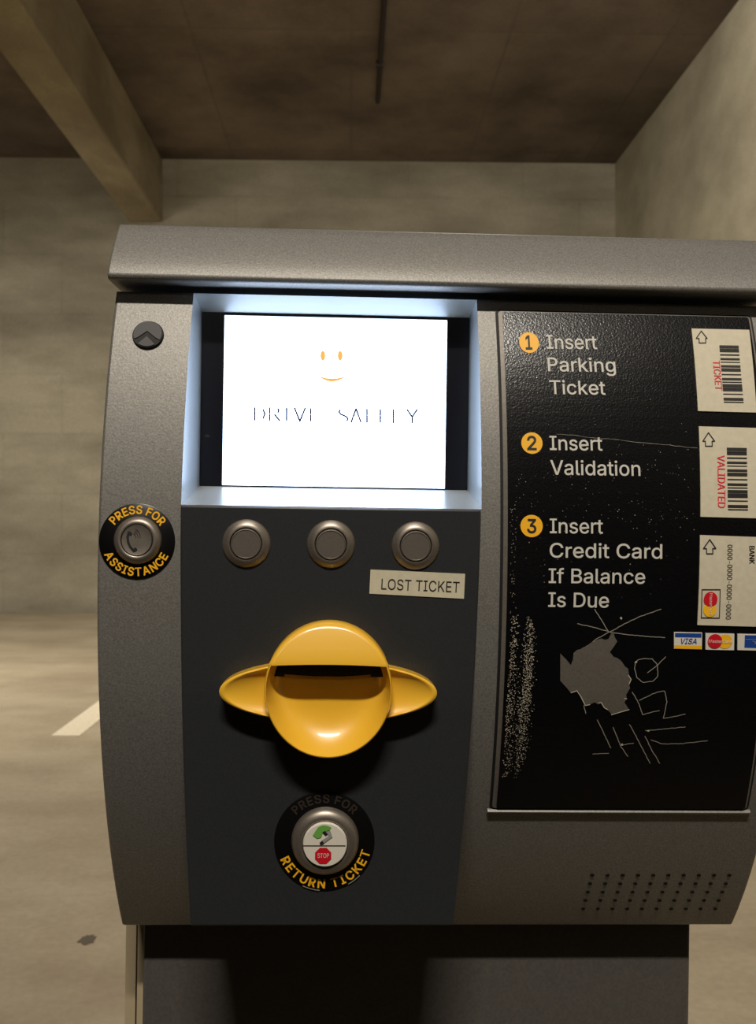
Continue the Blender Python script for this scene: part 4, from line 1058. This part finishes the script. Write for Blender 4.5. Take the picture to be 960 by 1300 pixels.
mb = card([(884.5, 523.5), (958.5, 525.5), (949.3, 421.5), (876.4, 419.8)])
arrow(mb, (888.5, 423.2), (882, 432.5), (896, 432.5), 885.6, 893.9, 438.2)
barcode(mb, 911.3, 935.6, 441.2, 917, 942, 513)
text(mb, ARC, 'TICKET', (903, 460), (906.3, 497.5), 8.6, TO + .0008, 'inkr', .01)
tag(mb.build('ticket_picture', panel), 'beige card picture with a barcode and red word TICKET')
mb = card([(887.6, 656.5), (965, 658.5), (962, 545), (885.5, 542.8)])
arrow(mb, (897.4, 550.8), (890.3, 561.6), (905.4, 561.6), 893.4, 902, 567.8)
barcode(mb, 920.6, 945.8, 569.7, 922, 947.4, 648)
text(mb, ARC, 'VALIDATED', (908.6, 579), (909.4, 645), 9.2, TO + .0008, 'inkr', .01)
tag(mb.build('validation_picture', panel), 'beige card picture with a barcode and red word VALIDATED')
mb = card([(883.6, 792.5), (957.5, 794.5), (961.5, 682), (887, 679.4)])
arrow(mb, (899, 685), (891, 696.3), (906.8, 696.3), 894.8, 902.7, 702.8)
text(mb, ARC, '0000-0000-0000-0000', (921.4, 691.4), (919.2, 785), 6.4, TO + .0008, 'ink', .0)
text(mb, ARC, 'BANK', (949, 693), (949, 715.5), 6.6, TO + .0008, 'ink', .012)
pb4 = lambda X, Y: ARC.pix(850 + X * .2153, 560 + Y * .2154)
flat(mb, ARC, stroke([pb4(*q) for q in ((182, 872), (289, 872), (284, 1038), (178, 1036), (182, 872))], 1.1 * K), TO + .0008, 'ink')
flat(mb, ARC, [ell(pb4(228, 990), 8.6 * K, 9.2 * K, 32)], TO + .0008, 'inkorange')
flat(mb, ARC, [ell(pb4(232, 928), 8.9 * K, 9.4 * K, 32)], TO + .001, 'inkred')
text(mb, ARC, 'MasterCard', (898.6, 752.5), (898.2, 779), 3.6, TO + .0012, 'white', .0)
tag(mb.build('credit_card_picture', panel), 'beige card picture with sample number and red and yellow circle emblem')


def sticker(x0, y0, x1, y1):
    mb = MB()
    flat(mb, ARC, [P(ARC, (x0, y1), (x1, y1 + .8), (x1 + .4, y0 + .8), (x0, y0))], TO + .0004, 'white', base=.0015)
    return mb


mb = sticker(854.2, 801.4, 889.3, 822.4)
flat(mb, ARC, [P(ARC, (855.2, 807.3), (888.6, 808), (888.7, 803), (855.3, 802.4))], TO + .0006, 'inkblue')
flat(mb, ARC, [P(ARC, (854.6, 822), (888.9, 822.8), (888.7, 818.2), (854.7, 817.6))], TO + .0006, 'inkorange')
(x0_, y0_), (x1_, y1_) = ARC.pix(861, 815.8), ARC.pix(882.5, 816.2)
pl_ = glyphs('VISA', .012)
xs_ = [q[0] for g in pl_ for q in g]
hh = 7.4 * K * .93
flat(mb, ARC, [[(x0_ + (q[0] - min(xs_)) / (max(xs_) - min(xs_)) * (x1_ - x0_) + q[1] * hh * .22, y0_ + q[1] * hh) for q in g] for g in pl_], TO + .0007, 'inkblue')
tag(mb.build('payment_sticker', panel), 'white sticker with blue and yellow bands and blue lettering')
mb = sticker(894, 802.8, 930, 823.4)
flat(mb, ARC, [ell(ARC.pix(918.6, 813.2), 9.4 * K, 9.2 * K, 36)], TO + .0006, 'inkorange')
flat(mb, ARC, [ell(ARC.pix(905.6, 812.6), 9.4 * K, 9.2 * K, 36)], TO + .0008, 'inkred')
text(mb, ARC, 'MasterCard', (897.5, 814.4), (926.5, 815), 3.8, TO + .001, 'white', .01)
tag(mb.build('payment_sticker', panel), 'white sticker with overlapping red and yellow circles')
mb = sticker(934.4, 803.6, 970, 824)
flat(mb, ARC, [P(ARC, (943, 820.6), (965, 821.2), (965.3, 805.6), (943.6, 805.2))], TO + .0006, 'inkblue')
flat(mb, ARC, stroke(P(ARC, (944, 810.3), (953, 810.4), (965, 810.8)), .5 * K) + stroke(P(ARC, (953, 812.5), (957, 813.5), (956, 815.8), (961, 816)), .7 * K), TO + .0008, 'pgrey')
tag(mb.build('payment_sticker', panel), 'white sticker with a solid blue square cut by the frame')

# peeled patch and scratches
C7 = lambda X, Y: ARC.pix(620 + X * .3229, 760 + Y * .3229)
patch = [(280, 212), (304, 236), (322, 258), (330, 236), (332, 212), (345, 200), (360, 196), (385, 182), (412, 164), (440, 154), (458, 160), (470, 156), (477, 140), (488, 125), (493, 148), (503, 165), (490, 185), (474, 206), (490, 226), (505, 231), (520, 242), (533, 262), (546, 272), (548, 292), (557, 312), (549, 328), (553, 347), (538, 372), (540, 388), (531, 402), (549, 430), (519, 438), (505, 446), (482, 450), (464, 430), (452, 424), (440, 406), (428, 410), (415, 402), (396, 410), (378, 414), (366, 386), (352, 358), (338, 356), (322, 366), (305, 345), (280, 318)]
mb = MB()
flat(mb, ARC, [[C7(*q) for q in patch][::-1]], TO + .0002, 'bare', base=.0016)
for seg_ in (((322, 364), (345, 356), (360, 378), (378, 414), (396, 410)), ((430, 404), (440, 402), (452, 422), (466, 430)), ((480, 450), (520, 438), (549, 430)), ((546, 296), (557, 312), (549, 330)), ((530, 386), (540, 388))):
    flat(mb, ARC, stroke([C7(*q) for q in seg_], 1.1 * K), TO + .0004, 'speck')
tag(mb.build('peeled_patch', panel), 'bare grey patch where the black film has peeled away')
SCR_L = [((347, 96), (420, 112), (480, 130), (560, 140), (620, 145), (690, 150)), ((415, 40), (440, 80), (468, 125)), ((675, 40), (600, 65), (540, 92), (470, 130), (430, 150), (408, 166)),
         ((572, 248), (585, 236), (608, 231), (640, 233), (660, 255), (663, 300), (642, 320), (605, 325), (580, 305), (572, 272), (574, 248)), ((693, 225), (660, 258), (622, 287)),
         ((562, 362), (590, 410), (602, 450), (640, 440), (668, 435)), ((590, 395), (640, 370), (670, 360), (690, 358), (698, 400), (690, 440), (685, 465), (720, 460), (770, 448)),
         ((425, 470), (450, 520), (478, 580)), ((408, 603), (470, 601)), ((488, 500), (515, 570), (545, 613)), ((520, 568), (567, 562)), ((552, 488), (590, 560), (632, 640)),
         ((612, 535), (640, 590), (670, 640)), ((614, 513), (700, 505), (770, 498)), ((635, 548), (680, 565), (760, 563), (857, 552)), ((372, 414), (380, 446)), ((517, 70), (520, 80))]
for sl in SCR_L:
    mb = MB()
    fine = []
    for (x0_, y0_), (x1_, y1_) in zip(sl, sl[1:]):
        n = max(2, int(math.hypot(x1_ - x0_, y1_ - y0_) / 8))
        for i in range(n):
            f = i / n
            fine.append((x0_ + (x1_ - x0_) * f + random.uniform(-1, 1), y0_ + (y1_ - y0_) * f + random.uniform(-1, 1)))
    fine.append(sl[-1])
    flat(mb, ARC, stroke([C7(*q) for q in fine], .95 * K), TO + .0001, 'scratch')
    mb.build('scratch', panel)
mb = MB()
pts = []
for i in range(26):
    f = i / 25
    pts.append((706 + (884 - 706) * f, 552 + 18 * f + random.uniform(-.6, .6)))
for p0_, p1_ in zip(pts, pts[1:]):
    if True:
        flat(mb, ARC, stroke([ARC.pix(*p0_), ARC.pix(*p1_)], random.uniform(.25, .6) * K), TO + .0001, 'scratch')
mb.build('scratch', panel)
mb = MB()


def speck(px, py, r_):
    a, b_ = ARC.pix(px, py)
    n = random.choice((3, 4, 5))
    t0 = random.uniform(0, 6)
    mb.add([ARC.at(a + r_ * K * random.uniform(.6, 1.2) * math.cos(t0 + i * 2 * PI / n), b_ + r_ * K * random.uniform(.6, 1.2) * math.sin(t0 + i * 2 * PI / n), TO + .00005) for i in range(n)], [list(range(n))], 'speck')


for _ in range(2600):
    y = random.uniform(780, 985)
    f = (y - 780) / 205
    if random.random() < .55:
        x = random.gauss(673 - 18 * f ** 1.5, 3.2 + 2.5 * f)
        if y < 775 + abs(x - 670) * 3 or y > 985 - abs(x - 655) * 1.5:
            continue
    else:
        x = random.gauss(650 - 10 * f, 5.5)
    if x < 647 - 12 * f + 2 or random.random() > .35 + .65 * math.sin(PI * min(1, f * 1.05)):
        continue
    speck(x, y, random.uniform(.3, .85))
for dx, dy in ((625, 513), (522, 566), (577, 245), (522, 568), (518, 74)):
    flat(mb, ARC, [ell(C7(dx, dy), 1.5 * K, 1.2 * K, 10)], TO + .0002, 'speck')
for _ in range(70):
    speck(random.uniform(647, 655) - .0, random.uniform(640, 790), random.uniform(.25, .6))
for _ in range(260):
    x, y = random.uniform(650, 880), random.gauss(640, 55)
    if 470 < y < 790:
        speck(x, y, random.choice((.25, .35, .45, .6)))
tag(mb.build('scuff_specks', panel), 'pale specks where the black coating is scuffed', kind='stuff')
